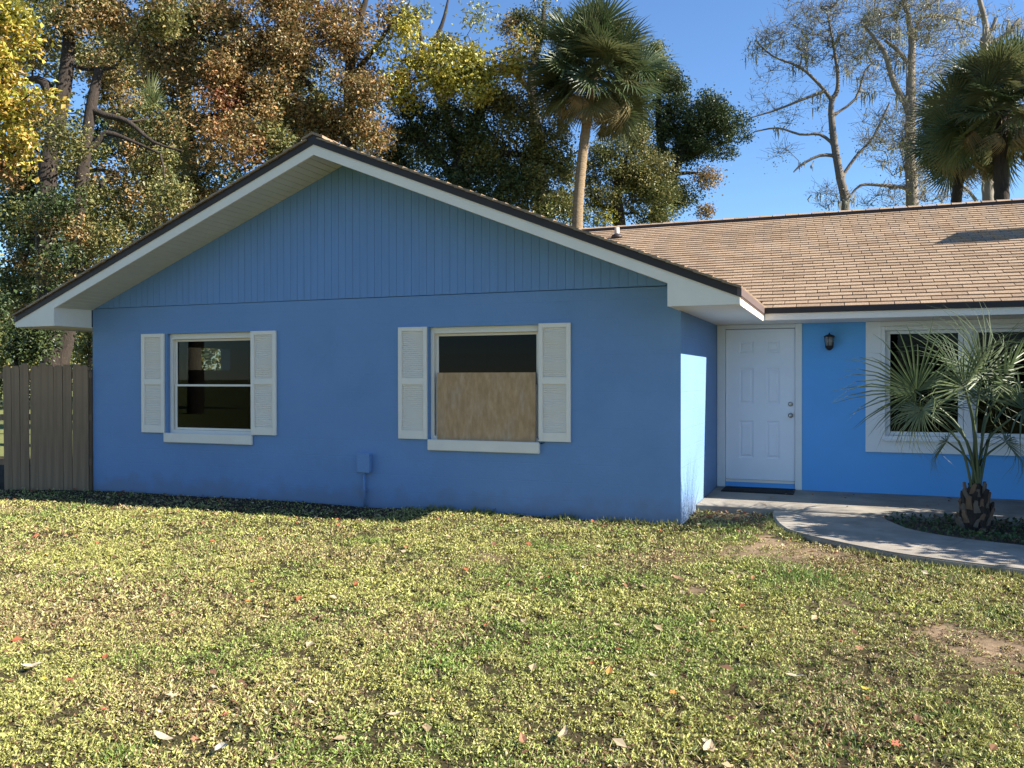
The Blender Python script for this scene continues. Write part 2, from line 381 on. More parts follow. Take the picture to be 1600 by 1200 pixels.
def shingle_verts(o, ux, up_, nn, w, l, t0=.004, t1=.022):
    """thin wedge: lower edge lifted t1, upper edge t0"""
    o, ux, up_, nn = (np.array(q) for q in (o, ux, up_, nn))
    P = [o+nn*0, o+ux*w, o+ux*w+up_*l, o+up_*l]
    return [P[0]-nn*.004, P[1]-nn*.004, P[2]-nn*.012, P[3]-nn*.012, P[0]+nn*t1, P[1]+nn*t1, P[2]+nn*t0, P[3]+nn*t0]
BOXF = [(0,3,2,1),(4,5,6,7),(0,1,5,4),(1,2,6,5),(2,3,7,6),(3,0,4,7)]
SH_COL = [(.35,.25,.165),(.33,.235,.153),(.365,.263,.175),(.30,.212,.138),(.34,.242,.16),(.28,.197,.13)]
EXPO, TAB = .146, .275
# main slope facing the camera
dirU = np.array([0, YRG-YE, ZRG-ZE]); Lm = np.linalg.norm(dirU); dirU /= Lm
nrm = np.array([0, -dirU[2], dirU[1]])
shm = []                                             # shared meshes for the separate shingles
for c in SH_COL:
    v = shingle_verts((0,0,0), (1,0,0), dirU, nrm, TAB-.009, EXPO+.05)
    shm.append(mesh_np('shingle', v, BOXF, M_shing, False, np.tile(c, (8,1))))
cells = []; rows = int(Lm/EXPO)
for r in range(rows):
    o_r = np.array([0, YE-.012, ZE-.03]) + dirU*(r*EXPO)
    xv = XF1 - .02 - (o_r[1]-YE)*.402/.403
    off = (r*.127) % TAB + float(rng.normal(0,.012))
    x = math.floor(xv/TAB)*TAB + off
    while x < HX1+.5:
        if x > xv - TAB*.7: cells.append((r, x, o_r))
        x += TAB
q = [(np.linalg.norm(np.array([x,o[1],o[2]])-CAM), i) for i, (r, x, o) in enumerate(cells)
     if abs(((np.array([x+.15,o[1],o[2]])-CAM)@RGT)/((np.array([x,o[1],o[2]])-CAM)@FWD)) < .605]
big = set(i for _, i in sorted(q)[:300])
SV, SF, SC = [], [], []
def shcol(x, r):
    w = vnoise(np.array([x]), np.array([r*.2]), 1.4, 5)[0]
    k = int(rng.integers(0, 6)); c = np.array(SH_COL[k])*(.9+.2*w)
    return k, c
for i, (r, x, o) in enumerate(cells):
    k, c = shcol(x, r)
    jit = float(rng.normal(0, .003))
    if i in big:
        link('shingle', shm[k], roof, Matrix.Translation((x, o[1]+jit, o[2]+jit*.4+rng.uniform(0,.002))))
    else:
        b0 = len(SV); SV += shingle_verts((x, o[1]+jit, o[2]+jit*.4), (1,0,0), dirU, nrm, TAB-.009, EXPO+.05); SF += [tuple(b0+j for j in f) for f in BOXF]; SC += [c]*8
# gable wing slopes
for sgn in (1, -1):
    dU = np.array([-sgn*1.0, 0, SL]); dU /= np.linalg.norm(dU); nn = np.array([sgn*SL, 0, 1.0]); nn /= np.linalg.norm(nn)
    xe = XF1 if sgn > 0 else XF0
    L = abs(xe-XP)*math.sqrt(1+SL*SL)
    for r in range(int(L/EXPO)+1):
        o = np.array([xe+sgn*.015, 0, roofz(xe)-.03]) + dU*(r*EXPO)
        if (o[0]-XP)*sgn < EXPO: continue
        yend = YE + (roofz(o[0])-ZE)/.402 if sgn > 0 else 21.2
        y = YR-.035 - rng.uniform(0, .012); first = True
        wd = TAB*.5 if r % 2 else TAB
        while y < yend:
            k, c = shcol(y, r+50); b0 = len(SV)
            SV += shingle_verts((o[0], y, o[2]), (0,1,0), dU, nn, wd-.006, EXPO+.05, .004, .02); SF += [tuple(b0+j for j in f) for f in BOXF]; SC += [c]*8
            y += wd; wd = TAB
shs = link('shingle', mesh_np('shingle_rest', SV, SF, M_shing, False, np.array(SC)), roof, None, 'stuff')
# ridge caps
SV, SF, SC = [], [], []
x = -5.6
while x < HX1+.5:
    for s in (-1, 1):
        b0 = len(SV); c = SH_COL[int(rng.integers(0,6))]
        z1 = .03; P = [(x,YRG,ZRG+z1),(x+.3,YRG,ZRG+z1-.012),(x+.3,YRG+s*.16,ZRG+z1-.012-.062),(x,YRG+s*.16,ZRG+z1-.062)]
        SV += P + [(p[0],p[1],p[2]-.035) for p in P]; SF += [tuple(b0+j for j in f) for f in BOXF]; SC += [c]*8
    x += .22
y = YR-.03
while y < 15.8:
    for s in (-1, 1):
        b0 = len(SV); c = SH_COL[int(rng.integers(0,6))]; z1 = .028
        P = [(XP,y,ZP+z1),(XP,y+.3,ZP+z1-.012),(XP+s*.14,y+.3,ZP+z1-.012-.056),(XP+s*.14,y,ZP+z1-.056)]
        SV += P + [(p[0],p[1],p[2]-.03) for p in P]; SF += [tuple(b0+j for j in f) for f in BOXF]; SC += [c]*8
    y += .22
link('ridge_cap', mesh_np('ridge_cap', SV, SF, M_shing, False, np.array(SC)), roof, None, 'stuff')
MB().box(-5.6, HX1+.6, YRG-.185, YRG-.16, ZRG-.095, ZRG-.03).build('ridge_vent', M_brown, roof)
# vent pipe, chimney beyond the frame that throws its shadow on the slope
pv = on(964, 374, 1, 15.2); MB().lathe([(.045,-.1),(.045,.17),(.036,.17),(.036,.1)], (pv[0], 15.2, ZE+.402*(15.2-YE)), 14).build('vent_pipe', M_pvc, roof, True)
MB().lathe([(.11,-.05),(.10,.0),(.05,.035),(.046,.035)], (pv[0], 15.2, ZE+.402*(15.2-YE)+.02), 14).build('pipe_flashing', M_brown, roof, True)

MB().box(4.05,4.75,13.85,14.35,2.8,5.22).box(4.0,4.8,13.8,14.4,5.22,5.31).build('chimney', M_brick, roof)

# ------------------------------------------------ trim: rakes, fascia, returns, soffit
trim = MB(); brown = MB()
for sgn, xe in ((1, XF1), (-1, XF0)):
    xi = XR-.02 if sgn > 0 else XL-.003               # inner edge of the boxed return
    rw = lambda x: roofz(x)-.11; rb = lambda x: roofz(x)-.235
    m_ = MB(); m_.prism([(XP,YR,rw(XP)),(xe,YR,rw(xe)),(xe,YR,2.285),(xi,YR,2.285),(xi,YR,rb(xi)),(XP,YR,rb(XP))], (0,.025,0))
    m_.build('rake_board', M_white, house)
    m_ = MB(); m_.prism([(XP,YR-.014,roofz(XP)-.012),(xe,YR-.014,roofz(xe)-.012),(xe,YR-.014,rw(xe)-.006),(XP,YR-.014,rw(XP)-.006)], (0,.03,0))
    m_.build('drip_edge', M_brown, house)
    # eave fascia + drip along Y
    ye = YE if sgn > 0 else 21.0
    x0, x1 = (xe-.02, xe+.004) if sgn > 0 else (xe-.004, xe+.02)
    MB().box(x0, x1, YR+.027, ye+.03, 2.275, 2.362).build('fascia', M_white, house)
    MB().box(x0-.004, x1+.012, YR-.016, ye+.01, 2.364, roofz(xe)-.014).build('drip_edge', M_brown2, house)
    # flat eave soffit
    xa, xb = sorted((xe-sgn*.022, (XR if sgn > 0 else XL)))
    MB().box(xa, xb, YR+.027, (YE if sgn > 0 else 21.0), 2.288, 2.30).build('soffit', M_white, house)
    # inner cheek of the return
    xc0, xc1 = (xi, xi+.02) if sgn > 0 else (xi-.02, xi)
    MB().box(xc0, xc1, YR+.027, Y0-.014, 2.2885, rb(xi)+.02).build('return_cheek', M_white, house)
    # sloped rake soffit, each board its own piece
    n_ = 46; span = abs(xi-XP)
    for i in range(n_):
        xa = XP + sgn*span*i/n_; xb = XP + sgn*span*(i+1)/n_ - sgn*.009
        za, zb_ = roofz(xa)-.222, roofz(xb)-.222
        MB().prism([(xa,YR+.027,za),(xb,YR+.027,zb_),(xb,YR+.027,zb_+.012),(xa,YR+.027,za+.012)], (0,Y0-.013-(YR+.027),0)).build('soffit_board', M_soff, house)
    MB().prism([(XP,YR+.03,ZP-.203),(xi,YR+.03,roofz(xi)-.203),(xi,YR+.03,roofz(xi)-.195),(XP,YR+.03,ZP-.195)], (0,.58,0)).build('soffit_backing', M_brown, house)
MB().box(XF1+.006, HX1+.6, YE-.004, YE+.018, 2.285, 2.366).build('fascia', M_white, house)
MB().box(XF1+.014, HX1+.6, YE-.03, YE+.012, 2.368, 2.432).build('drip_edge', M_brown, house)
MB().box(XR+.001, HX1+.6, YE+.02, Y1-.002, 2.2884, 2.2994).build('soffit', M_white, house)

# ------------------------------------------------ windows
def single_hung(o, lower_open=True, yb=.075):
    x0, x1, z0, z1 = o
    w = link('window', MB().box(x0, x0+.045, Y0+.05, Y0+.16, z0, z1).box(x1-.045, x1, Y0+.05, Y0+.16, z0, z1)
             .box(x0+.045, x1-.045, Y0+.05, Y0+.16, z1-.075, z1).box(x0+.045, x1-.045, Y0+.05, Y0+.16, z0, z0+.05).mesh('window', M_white, False, .004), house)
    zm = z0 + (z1-z0)*.475; f = .035
    for nm, za, zb, yo, xi in (('sash', zm-.005, z1-.077, .10, .047), ('sash', z0+.052, zm+.025, .078, .06)):
        s = MB()
        s.box(x0+xi, x0+xi+f, Y0+yo, Y0+yo+.02, za, zb); s.box(x1-xi-f, x1-xi, Y0+yo, Y0+yo+.02, za, zb)
        s.box(x0+xi+f, x1-xi-f, Y0+yo, Y0+yo+.02, zb-f*.8, zb); s.box(x0+xi+f, x1-xi-f, Y0+yo, Y0+yo+.02, za, za+f*.8)
        s = s.build(nm, M_white, w, False, .002)
        MB().box(x0+xi+f-.004, x1-xi-f+.004, Y0+yo+.008, Y0+yo+.012, za+f*.8-.004, zb-f*.8+.004).build('pane', M_glass, w)
    return w
w1 = single_hung(W1); w2 = single_hung(W2)
for w, (xa, xb, za, zb) in ((w1, (-8.60,-7.145,.712,.828)), (w2, (-4.605,-3.20,.722,.838))):
    MB().prism([(xa,Y0-.045,za),(xb,Y0-.045,za),(xb,Y0-.045,zb+.012),(xa,Y0-.045,zb+.012)], (0,.043,0)).build('sill', M_white, w, False, .008)
    s = MB().prism([(xa,Y0-.044,zb-.022),(xa,Y0+.05,zb-.002),(xa,Y0+.05,zb-.06),(xa,Y0-.044,zb-.06)], (xb-xa,0,0))
    o_ = W1 if w is w1 else W2
    MB().prism([(o_[0]+.002,Y0+.0,zb-.016),(o_[1]-.002,Y0+.0,zb-.016),(o_[1]-.002,Y0+.075,zb+.004),(o_[0]+.002,Y0+.075,zb+.004)], (0,0,.006)).build('sill_top', M_white, w)
# shutters: stiles and rails with each louvre slat separate
slat_cache = {}
def shutter(x0, x1, z0, z1, rot=0, panel_top=False, paint_over=0):
    yf, yb = Y0-.032, Y0-.003; st = .055 if x1-x0 > .39 else .05
    zm = (z0+z1)/2 + .02
    f = MB(); f.box(x0, x0+st, yf, yb, z0, z1).box(x1-st, x1, yf, yb, z0, z1)
    for za, zb in ((z0, z0+.105), (zm-.04, zm+.04), (z1-.05, z1)): f.box(x0+st, x1-st, yf, yb, za, zb)
    f = f.build('shutter', M_shut, house, False, .003)
    MB().box(x0+st, x1-st, Y0-.009, Y0-.004, z0+.105, z1-.05).build('backing', M_shut, f)
    w = round(x1-x0-2*st, 3)
    if w not in slat_cache:
        slat_cache[w] = MB().prism([(0,0,-.002),(0,-.0085,-.0105),(0,-.0105,-.008),(0,-.001,.006)], (w,0,0)).mesh('slat', M_shut)
    for za, zb in ((z0+.105, zm-.04), (zm+.04, z1-.05)):
        n = int((zb-za)/.0235); st_ = (zb-za)/n
        for i in range(n):
            link('slat', slat_cache[w], f, Matrix.Translation((x0+st, Y0-.011, za+st_*(i+.62))))
    return f
shutter(-8.995,-8.598,.838,2.184); shutter(-7.165,-6.772,.845,2.186); shutter(-5.003,-4.617,.85,2.186); shutter(-3.213,-2.836,.862,2.190)
# big window by the palm
def big_window():
    yf = Y1-.03
    w = MB()
    w.box(.25, .43, yf, Y1-.002, .625, 2.286).box(2.45, 2.66, yf, Y1-.002, .625, 2.286).box(.43, 2.45, yf, Y1-.002, .625, .79).box(.43, 2.45, yf, Y1-.002, 2.22, 2.286)
    w = w.build('window', M_white2, house, False, .004)
    c = MB(); c.box(.43,.48,Y1-.05,Y1+.1,.79,2.22).box(2.40,2.45,Y1-.05,Y1+.1,.79,2.22).box(.48,2.40,Y1-.05,Y1+.1,2.17,2.22).box(.48,2.40,Y1-.055,Y1+.1,.79,.84).box(1.37,1.46,Y1-.03,Y1+.1,.84,2.17)
    c.build('casing', M_white2, w, False, .004)
    for xa, xb in ((.48,1.37),(1.46,2.40)):
        s = MB().box(xa+.004,xa+.06,Y1+.02,Y1+.055,.842,2.168).box(xb-.06,xb-.004,Y1+.02,Y1+.055,.842,2.168).box(xa+.06,xb-.06,Y1+.02,Y1+.055,2.128,2.168).box(xa+.06,xb-.06,Y1+.02,Y1+.055,.842,.89)
        s.build('sash', M_white2, w, False, .003)
        MB().box(xa+.055,xb-.055,Y1+.035,Y1+.039,.885,2.132).build('pane', M_glass, w)
    MB().box(.46, 2.42, Y1-.075, Y1-.052, .775, .80).build('sill', M_white2, w, False, .004)
big_window()

# ------------------------------------------------ front door
dx0, dx1, dz0, dz1 = -1.504, -.615, .205, 2.225
yd = Y1+.035
cas = MB().box(XR+.004, dx0-.006, Y1-.022, Y1+.10, .098, 2.286).box(dx1+.006, -.522, Y1-.022, Y1+.10, .098, 2.286).box(dx0-.006, dx1+.006, Y1-.022, Y1+.10, dz1+.008, 2.286)
cas.build('door_frame', M_white2, house, False, .004)
door = MB()
cols = [( -1.335,-1.14),(-.985,-.80)]; rws = [(1.905,2.075),(1.215,1.71),(.49,1.0)]
xs = sorted([dx0, dx1] + [c for q_ in cols for c in q_]); zs_ = sorted([dz0, dz1] + [c for q_ in rws for c in q_])
pan = set(((a, b), (c, d)) for a, b in cols for c, d in rws)
for a, b in zip(xs[:-1], xs[1:]):
    for c, d in zip(zs_[:-1], zs_[1:]):
        if ((a, b), (c, d)) in pan: continue
        door.box(a, b, yd, yd+.04, c, d)
door = door.build('door', M_door, house)
for a, b in cols:
    for c, d in rws:
        p = MB(); e = .026; y1_ = yd+.012
        o4 = [(a,c),(b,c),(b,d),(a,d)]; i4 = [(a+e,c+e),(b-e,c+e),(b-e,d-e),(a+e,d-e)]; j4 = [(a+e*1.9,c+e*1.9),(b-e*1.9,c+e*1.9),(b-e*1.9,d-e*1.9),(a+e*1.9,d-e*1.9)]
        p.v = [(x,yd+.0005,z) for x,z in o4] + [(x,y1_,z) for x,z in i4] + [(x,yd+.002,z) for x,z in j4]
        p.f = [(i,(i+1)%4,4+(i+1)%4,4+i) for i in range(4)] + [(4+i,4+(i+1)%4,8+(i+1)%4,8+i) for i in range(4)] + [(8,9,10,11)]
        p.build('panel', M_door, door)
kx = -.668
MB().lathe([(.033,0),(.033,.006),(.014,.012),(.012,.03),(.026,.04),(.030,.052),(.026,.064),(.012,.068)], (kx,yd,1.075), 18, 'y').build('knob', M_metal, door, True)
MB().lathe([(.032,0),(.032,.012),(.026,.02),(.010,.022)], (kx,yd,1.225), 18, 'y').build('deadbolt', M_metal, door, True)
MB().box(dx0, dx1, Y1+.02, Y1+.1, .165, .2).build('threshold', M_white, house, False, .004)
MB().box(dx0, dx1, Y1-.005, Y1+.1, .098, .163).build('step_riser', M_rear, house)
MB().box(dx0, dx1, Y1+.085, Y1+.11, .17, 2.24).build('door_stop', M_brown, house)

# ------------------------------------------------ things on the house
ply = MB().box(-4.508, -3.268, Y0+.028, Y0+.043, .842, 1.640).build('plywood_panel', M_ply)
meta(ply, 'weathered brown plywood sheet covering the lower half of the window', 'plywood')
eb = thing('electrical_box', (-5.46, Y0, .0), 'small blue painted electrical box with conduit below on the front wall', 'electrical box')
MB().box(-5.542,-5.378,Y0-.075,Y0-.002,.432,.648).build('box', M_wall, eb, False, .006)
MB().box(-5.549,-5.371,Y0-.085,Y0-.074,.425,.662).build('cover', M_wall, eb, False, .006)
MB().tube([(-5.47,Y0-.035,-.05),(-5.47,Y0-.035,.43)], .017, 10).build('conduit', M_wall, eb, True)
MB().box(-5.50,-5.44,Y0-.056,Y0-.002,.20,.222).build('strap', M_wall, eb)
MB().lathe([(.028,.405),(.028,.432)], (-5.47,Y0-.035,0), 10).build('connector', M_wall, eb)

lan = thing('wall_lantern', (-.185, Y1, 2.02), 'small dark bronze wall lantern with clear glass beside the front door', 'wall lantern')
lx, ly = -.185, Y1-.10
MB().lathe([(.045,0),(.045,.012),(.03,.018)], (lx, Y1-.001, 2.0), 16, 'y').build('backplate', M_lant, lan)
MB().tube([(lx,Y1-.01,1.99),(lx,Y1-.06,1.945),(lx,ly,1.95)], .009, 8).build('arm', M_lant, lan, True)
MB().lathe([(.006,2.155),(.012,2.135),(.055,2.118),(.068,2.108),(.066,2.10),(.02,2.098)], (lx,ly,0), 16).build('cap', M_lant, lan, True)
MB().lathe([(.048,1.985),(.060,2.10)], (lx,ly,0), 12).build('glass', M_lglass, lan, True)
MB().lathe([(.006,1.925),(.03,1.935),(.05,1.965),(.052,1.985),(.02,1.987)], (lx,ly,0), 16).build('base', M_lant, lan, True)
cg = MB()
for k in range(6):
    a = k*math.pi/3+.3; cg.tube([(lx+.05*math.cos(a),ly+.05*math.sin(a),1.98),(lx+.063*math.cos(a),ly+.063*math.sin(a),2.105)], .0035, 5)
cg.build('cage', M_lant, lan)
MB().lathe([(.012,1.99),(.014,2.02),(.024,2.05),(.018,2.075),(.004,2.085)], (lx,ly,0), 12).build('bulb', M_pvc, lan, True)
mt = thing('doormat', (-1.04, 11.55, .1), 'flat black rubber doormat on the porch in front of the door', 'doormat')
MB().prism([(-1.50,11.31,.0965),(-.60,11.29,.0965),(-.60,11.80,.0965),(-1.50,11.80,.0965)], (0,0,.014)).build('mat', M_black, mt, False, .004)
rb_ = MB()
for i in range(28): rb_.box(-1.47+i*.0305, -1.457+i*.0305, 11.34, 11.77, .1107, .1145)
rb_.build('rib', M_black, mt, False, 0, 'stuff')
rk = MB(); rk.tube([(-3.19,Y0-.03,.84),(-3.17,Y0-.05,.842),(-3.13,Y0-.045,.85)], [.006,.009,.003], 6); rk.tube([(-3.205,Y0-.02,.845),(-3.21,Y0-.03,.90)], [.01,.004], 6)
meta(rk.build('twig', M_black), 'black twig scrap lying on the right end of the plywood window sill', 'twig')

# ------------------------------------------------------------------ fence at the left
fen = thing('wooden_fence', (-11.2, 9.0, 0), 'weathered grey-brown board privacy fence beside the left house corner', 'fence')
bme = []
def fence_board(x, w, y, h, tilt, z0=-.03):
    pts = [(0,0,z0),(w,0,z0),(w,0,h-.035),(w-.03,0,h),(.03,0,h),(0,0,h-.035)]
    me = MB().prism(pts, (0,.018,0)).mesh('board', M_fence)
    return link('board', me, fen, Matrix.Translation((x,y,0)) @ Matrix.Rotation(math.atan(.33),4,'Z') @ Matrix.Rotation(tilt,4,'Y') @ Matrix.Scale(1.055,4,(1,0,0)))
def fy_(x): return 9.04 + (x+9.9)*.33
x = -9.93
ws = [.14,.138,.142,.14,.137,.14,.139,.14]
k = 0
while x > -11.0:
    w = .112 + random.uniform(-.006,.006); x -= w + (.020 if k in (7,) else random.uniform(.001,.006))
    fence_board(x, w, fy_(x)+random.uniform(-.006,.006), 1.78+random.uniform(-.025,.02), random.uniform(-.008,.008)); k += 1
x -= .10
for i in range(17):
    w = .113; x -= w + random.uniform(.004,.03); fence_board(x, w, fy_(x)+random.uniform(-.01,.01), 1.78+random.uniform(-.03,.02), random.uniform(-.015,.015))
for z in (.35,.98,1.58):
    MB().prism([(-9.93,fy_(-9.93)+.026,z),(-13.4,fy_(-13.4)+.026,z),(-13.4,fy_(-13.4)+.026,z+.085),(-9.93,fy_(-9.93)+.026,z+.085)], (0,.04,0)).build('rail', M_fence, fen)
for xx in (-10.0,-11.02,-13.0):
    MB().box(xx-.045,xx+.045,fy_(xx)+.068,fy_(xx)+.158,-.1,1.7).build('post', M_fence, fen)

# ------------------------------------------------------------------ leaves and trees
def leaf_quads(C, D, N, L, W, fold=.25):
    """diamond leaves: C base, D unit direction, N unit normal; returns verts (n*4,3), faces"""
    S = np.cross(D, N); S /= np.linalg.norm(S, axis=1, keepdims=True)+1e-9
    L = L[:, None]; W = W[:, None]
    a = C; b = C + D*L*.5 + S*W*.5 + N*W*fold; c = C + D*L; d = C + D*L*.5 - S*W*.5 + N*W*fold
    V = np.stack([a, b, c, d], 1).reshape(-1, 3)
    i = np.arange(len(C))*4
    F = np.concatenate([np.stack([i, i+1, i+2], 1), np.stack([i, i+2, i+3], 1)])
    return V, F
def rand_unit(n):
    v = rng.normal(size=(n, 3)); return v/np.linalg.norm(v, axis=1, keepdims=True)
class Skel:
    def __init__(s): s.p = []; s.par = []; s.w = []; s.fix = []
    def add(s, p, par, fix=None):
        s.p.append(np.asarray(p, float)); s.par.append(par); s.w.append(0.0); s.fix.append(fix); return len(s.p)-1
    def path(s, pts, rads, par=-1, sub=3):
        P = smooth_line(pts, sub); R_ = np.interp(np.linspace(0, len(pts)-1, len(P)), range(len(pts)), rads)
        for i, p in enumerate(P):
            if par >= 0 and i == 0: continue
            par = s.add(p, par, R_[i])
        return par
    def nearest(s, p, up=0.0):
        A = np.array(s.p); d = np.linalg.norm(A-p, axis=1) + up*np.maximum(0, A[:,2]-p[2]); return int(np.argmin(d))
    def grow(s, p, jit=.12, up=.6):
        j = s.nearest(p, up); a = s.p[j]; d = p-a; L = np.linalg.norm(d); n = max(2, min(5, int(L/.5)))
        par = j
        for k in range(1, n+1):
            t = k/n; q = a + d*t + (rng.normal(size=3)*jit*L*math.sin(math.pi*t)*.6 if k < n else 0) + np.array([0,0,-.10*L*math.sin(math.pi*t)])
            par = s.add(q, par)
        s.w[par] += 1; return par
    def mesh(s, name, m, k=.016, rmin=.008, pw=.5, sides=6):
        n = len(s.p); w = np.array(s.w)
        for i in range(n-1, -1, -1):
            if s.par[i] >= 0: w[s.par[i]] += w[i]
        r = np.array([s.fix[i] if s.fix[i] is not None else max(rmin, k*(max(w[i],.3)**pw)) for i in range(n)])
        for i in range(n):
            j = s.par[i]
            if j >= 0 and s.fix[i] is None: r[i] = min(r[i], r[j]*.92)
        V, F = [], []; ang = np.arange(sides)*2*math.pi/sides; ca, sa = np.cos(ang), np.sin(ang)
        for i in range(n):
            j = s.par[i]
            if j < 0: continue
            a, b_ = s.p[j], s.p[i]; t = b_-a; Lt = np.linalg.norm(t)
            if Lt < 1e-5: continue
            t = t/Lt; h = np.array([0,0,1.0]) if abs(t[2]) < .9 else np.array([1.0,0,0]); e1 = np.cross(t,h); e1 /= np.linalg.norm(e1); e2 = np.cross(t,e1)
            rj = r[j] if (s.fix[i] is not None and s.fix[j] is not None) else min(r[j], r[i]*1.35)
            ring = ca[:,None]*e1+sa[:,None]*e2; b0 = len(V)*1
            V.extend(a-t*rj*.3+ring*rj); V.extend(b_+ring*r[i])
            for q_ in range(sides): F.append((b0+q_, b0+(q_+1)%sides, b0+sides+(q_+1)%sides, b0+sides+q_))
        return mesh_np(name, np.array(V), np.array(F), m, True)
PAL = {
 'brown': [(.28,.185,.08),(.34,.225,.09),(.19,.155,.055),(.31,.23,.10),(.13,.12,.042),(.34,.18,.07)],
 'olive': [(.17,.17,.052),(.23,.205,.065),(.115,.125,.04),(.28,.225,.08),(.09,.11,.034)],
 'red':   [(.25,.09,.04),(.21,.08,.045),(.18,.09,.045),(.27,.13,.05)],
 'orange':[(.30,.15,.055),(.28,.175,.065),(.25,.12,.045),(.22,.165,.06)],
 'yellow':[(.44,.36,.06),(.36,.34,.055),(.48,.33,.07),(.28,.30,.05),(.40,.25,.06)],
 'ygreen':[(.40,.36,.06),(.46,.40,.07),(.30,.30,.055),(.48,.38,.07),(.18,.20,.045)],
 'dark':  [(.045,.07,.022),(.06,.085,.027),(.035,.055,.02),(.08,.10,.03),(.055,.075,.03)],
 'mid':   [(.11,.135,.04),(.145,.16,.045),(.085,.11,.033),(.18,.17,.05),(.22,.19,.06)],
 'sparse':[(.24,.26,.09),(.30,.28,.12),(.18,.21,.08)],
}
def tree(name, label, depth, trunk, blobs, cat='tree', leaf=.10, dens=1.0, lpc=150, crad=.5, bark=None, k=.016, limbs=(), thick=1.0, twigs=0, moss=0, group=None, jit=.12, rmin=.008, mixp=None, front=0):
    """trunk: [(u,v,r)], blobs: [(u,v,ru,rv,palette[,ddepth[,density]])] given as photo pixels at `depth`"""
    s = Skel(); gbase = px(trunk[0][0], 600, depth); 
    pts = [px(u, v, depth) for u, v, r in trunk]; rad = [r for u, v, r in trunk]
    b0 = np.array([pts[0][0], pts[0][1], -.1]); s.path([b0]+pts, [rad[0]*1.2]+rad)
    for lb in limbs:
        P = [px(l[0], l[1], depth+(l[3] if len(l) > 3 else 0)) for l in lb]; j = s.nearest(P[0])
        P[0] = s.p[j]; s.path(P, [l[2] for l in lb], j)
    root = thing(name, (b0[0], b0[1], 0), label, cat, group)
    sc = depth/FPX; LC, LK, LR = [], [], []
    for bl in blobs:
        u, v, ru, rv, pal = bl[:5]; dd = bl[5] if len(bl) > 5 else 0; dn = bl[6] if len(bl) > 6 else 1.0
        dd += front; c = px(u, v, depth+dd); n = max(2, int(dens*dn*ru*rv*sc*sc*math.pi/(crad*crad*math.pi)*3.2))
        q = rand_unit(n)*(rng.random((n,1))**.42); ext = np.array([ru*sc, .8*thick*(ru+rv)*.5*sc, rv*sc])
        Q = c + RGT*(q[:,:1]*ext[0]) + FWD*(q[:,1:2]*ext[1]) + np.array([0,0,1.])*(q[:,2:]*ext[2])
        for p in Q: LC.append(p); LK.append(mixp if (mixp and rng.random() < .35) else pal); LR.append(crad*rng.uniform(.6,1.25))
    order = np.argsort([min(np.linalg.norm(np.array(s.p)-p, axis=1)) for p in LC]) if LC else []
    ends = {}
    for i in order: ends[i] = s.grow(LC[i], jit)
    if twigs:
        for i in list(ends):
            for _ in range(twigs):
                d = rand_unit(1)[0]; d[2] = abs(d[2])*1.1-.1; j = s.add(LC[i]+d*LR[i]*.5+rng.normal(size=3)*.05, ends[i]); s.add(LC[i]+d*LR[i]*1.1+rng.normal(size=3)*.08, j)
    link('trunk', s.mesh('trunk', bark or M_bark, k, rmin), root)
    if lpc and LC:
        Cs, Ks = [], []
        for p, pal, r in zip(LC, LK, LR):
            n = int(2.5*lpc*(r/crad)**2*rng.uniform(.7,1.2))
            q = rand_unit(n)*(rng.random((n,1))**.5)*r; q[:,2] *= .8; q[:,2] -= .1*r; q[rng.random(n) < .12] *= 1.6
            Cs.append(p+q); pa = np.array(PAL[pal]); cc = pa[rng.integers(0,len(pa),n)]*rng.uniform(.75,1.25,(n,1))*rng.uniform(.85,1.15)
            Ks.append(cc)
        Cs = np.concatenate(Cs); Ks = np.concatenate(Ks); n = len(Cs)
        D = rand_unit(n); D[:,2] = D[:,2]*.7-.25; D /= np.linalg.norm(D, axis=1, keepdims=True)
        N = rand_unit(n); N[:,2] = np.abs(N[:,2])+.5; N -= D*(N*D).sum(1,keepdims=True); N /= np.linalg.norm(N, axis=1, keepdims=True)+1e-9
        L = .95*leaf*rng.uniform(.6,1.4,n); V, F = leaf_quads(Cs, D, N, L, L*rng.uniform(.5,.8,n))
        link('crown', mesh_np('crown', V, F, M_leaf, False, np.repeat(Ks, 4, 0)), root, None, 'stuff')
    if moss:
        b = []; 
        ids = [i for i in range(len(s.p)) if s.fix[i] is not None or s.w[i] > 0]
        V, F = [], []
        for _ in range(moss):
            p = s.p[ids[int(rng.integers(0,len(ids)))]]
            for __ in range(7):
                L = rng.uniform(.15,.55); a = p+rng.normal(size=3)*np.array([.12,.12,.04]); w = rng.uniform(.01,.03); o = rng.normal(size=3)*.05; sx = RGT*w
                b0 = len(V); m1 = a+np.array([o[0],o[1],-L*.5]); e = a+np.array([o[0]*.5,o[2],-L])
                V += [a-sx, a+sx, m1+sx*.9, m1-sx*.9, e+sx*.15, e-sx*.15]; F += [(b0,b0+1,b0+2,b0+3),(b0+3,b0+2,b0+4,b0+5)]
        link('moss', mesh_np('moss', np.array(V), np.array(F), M_moss), root, None, 'stuff')
    return root

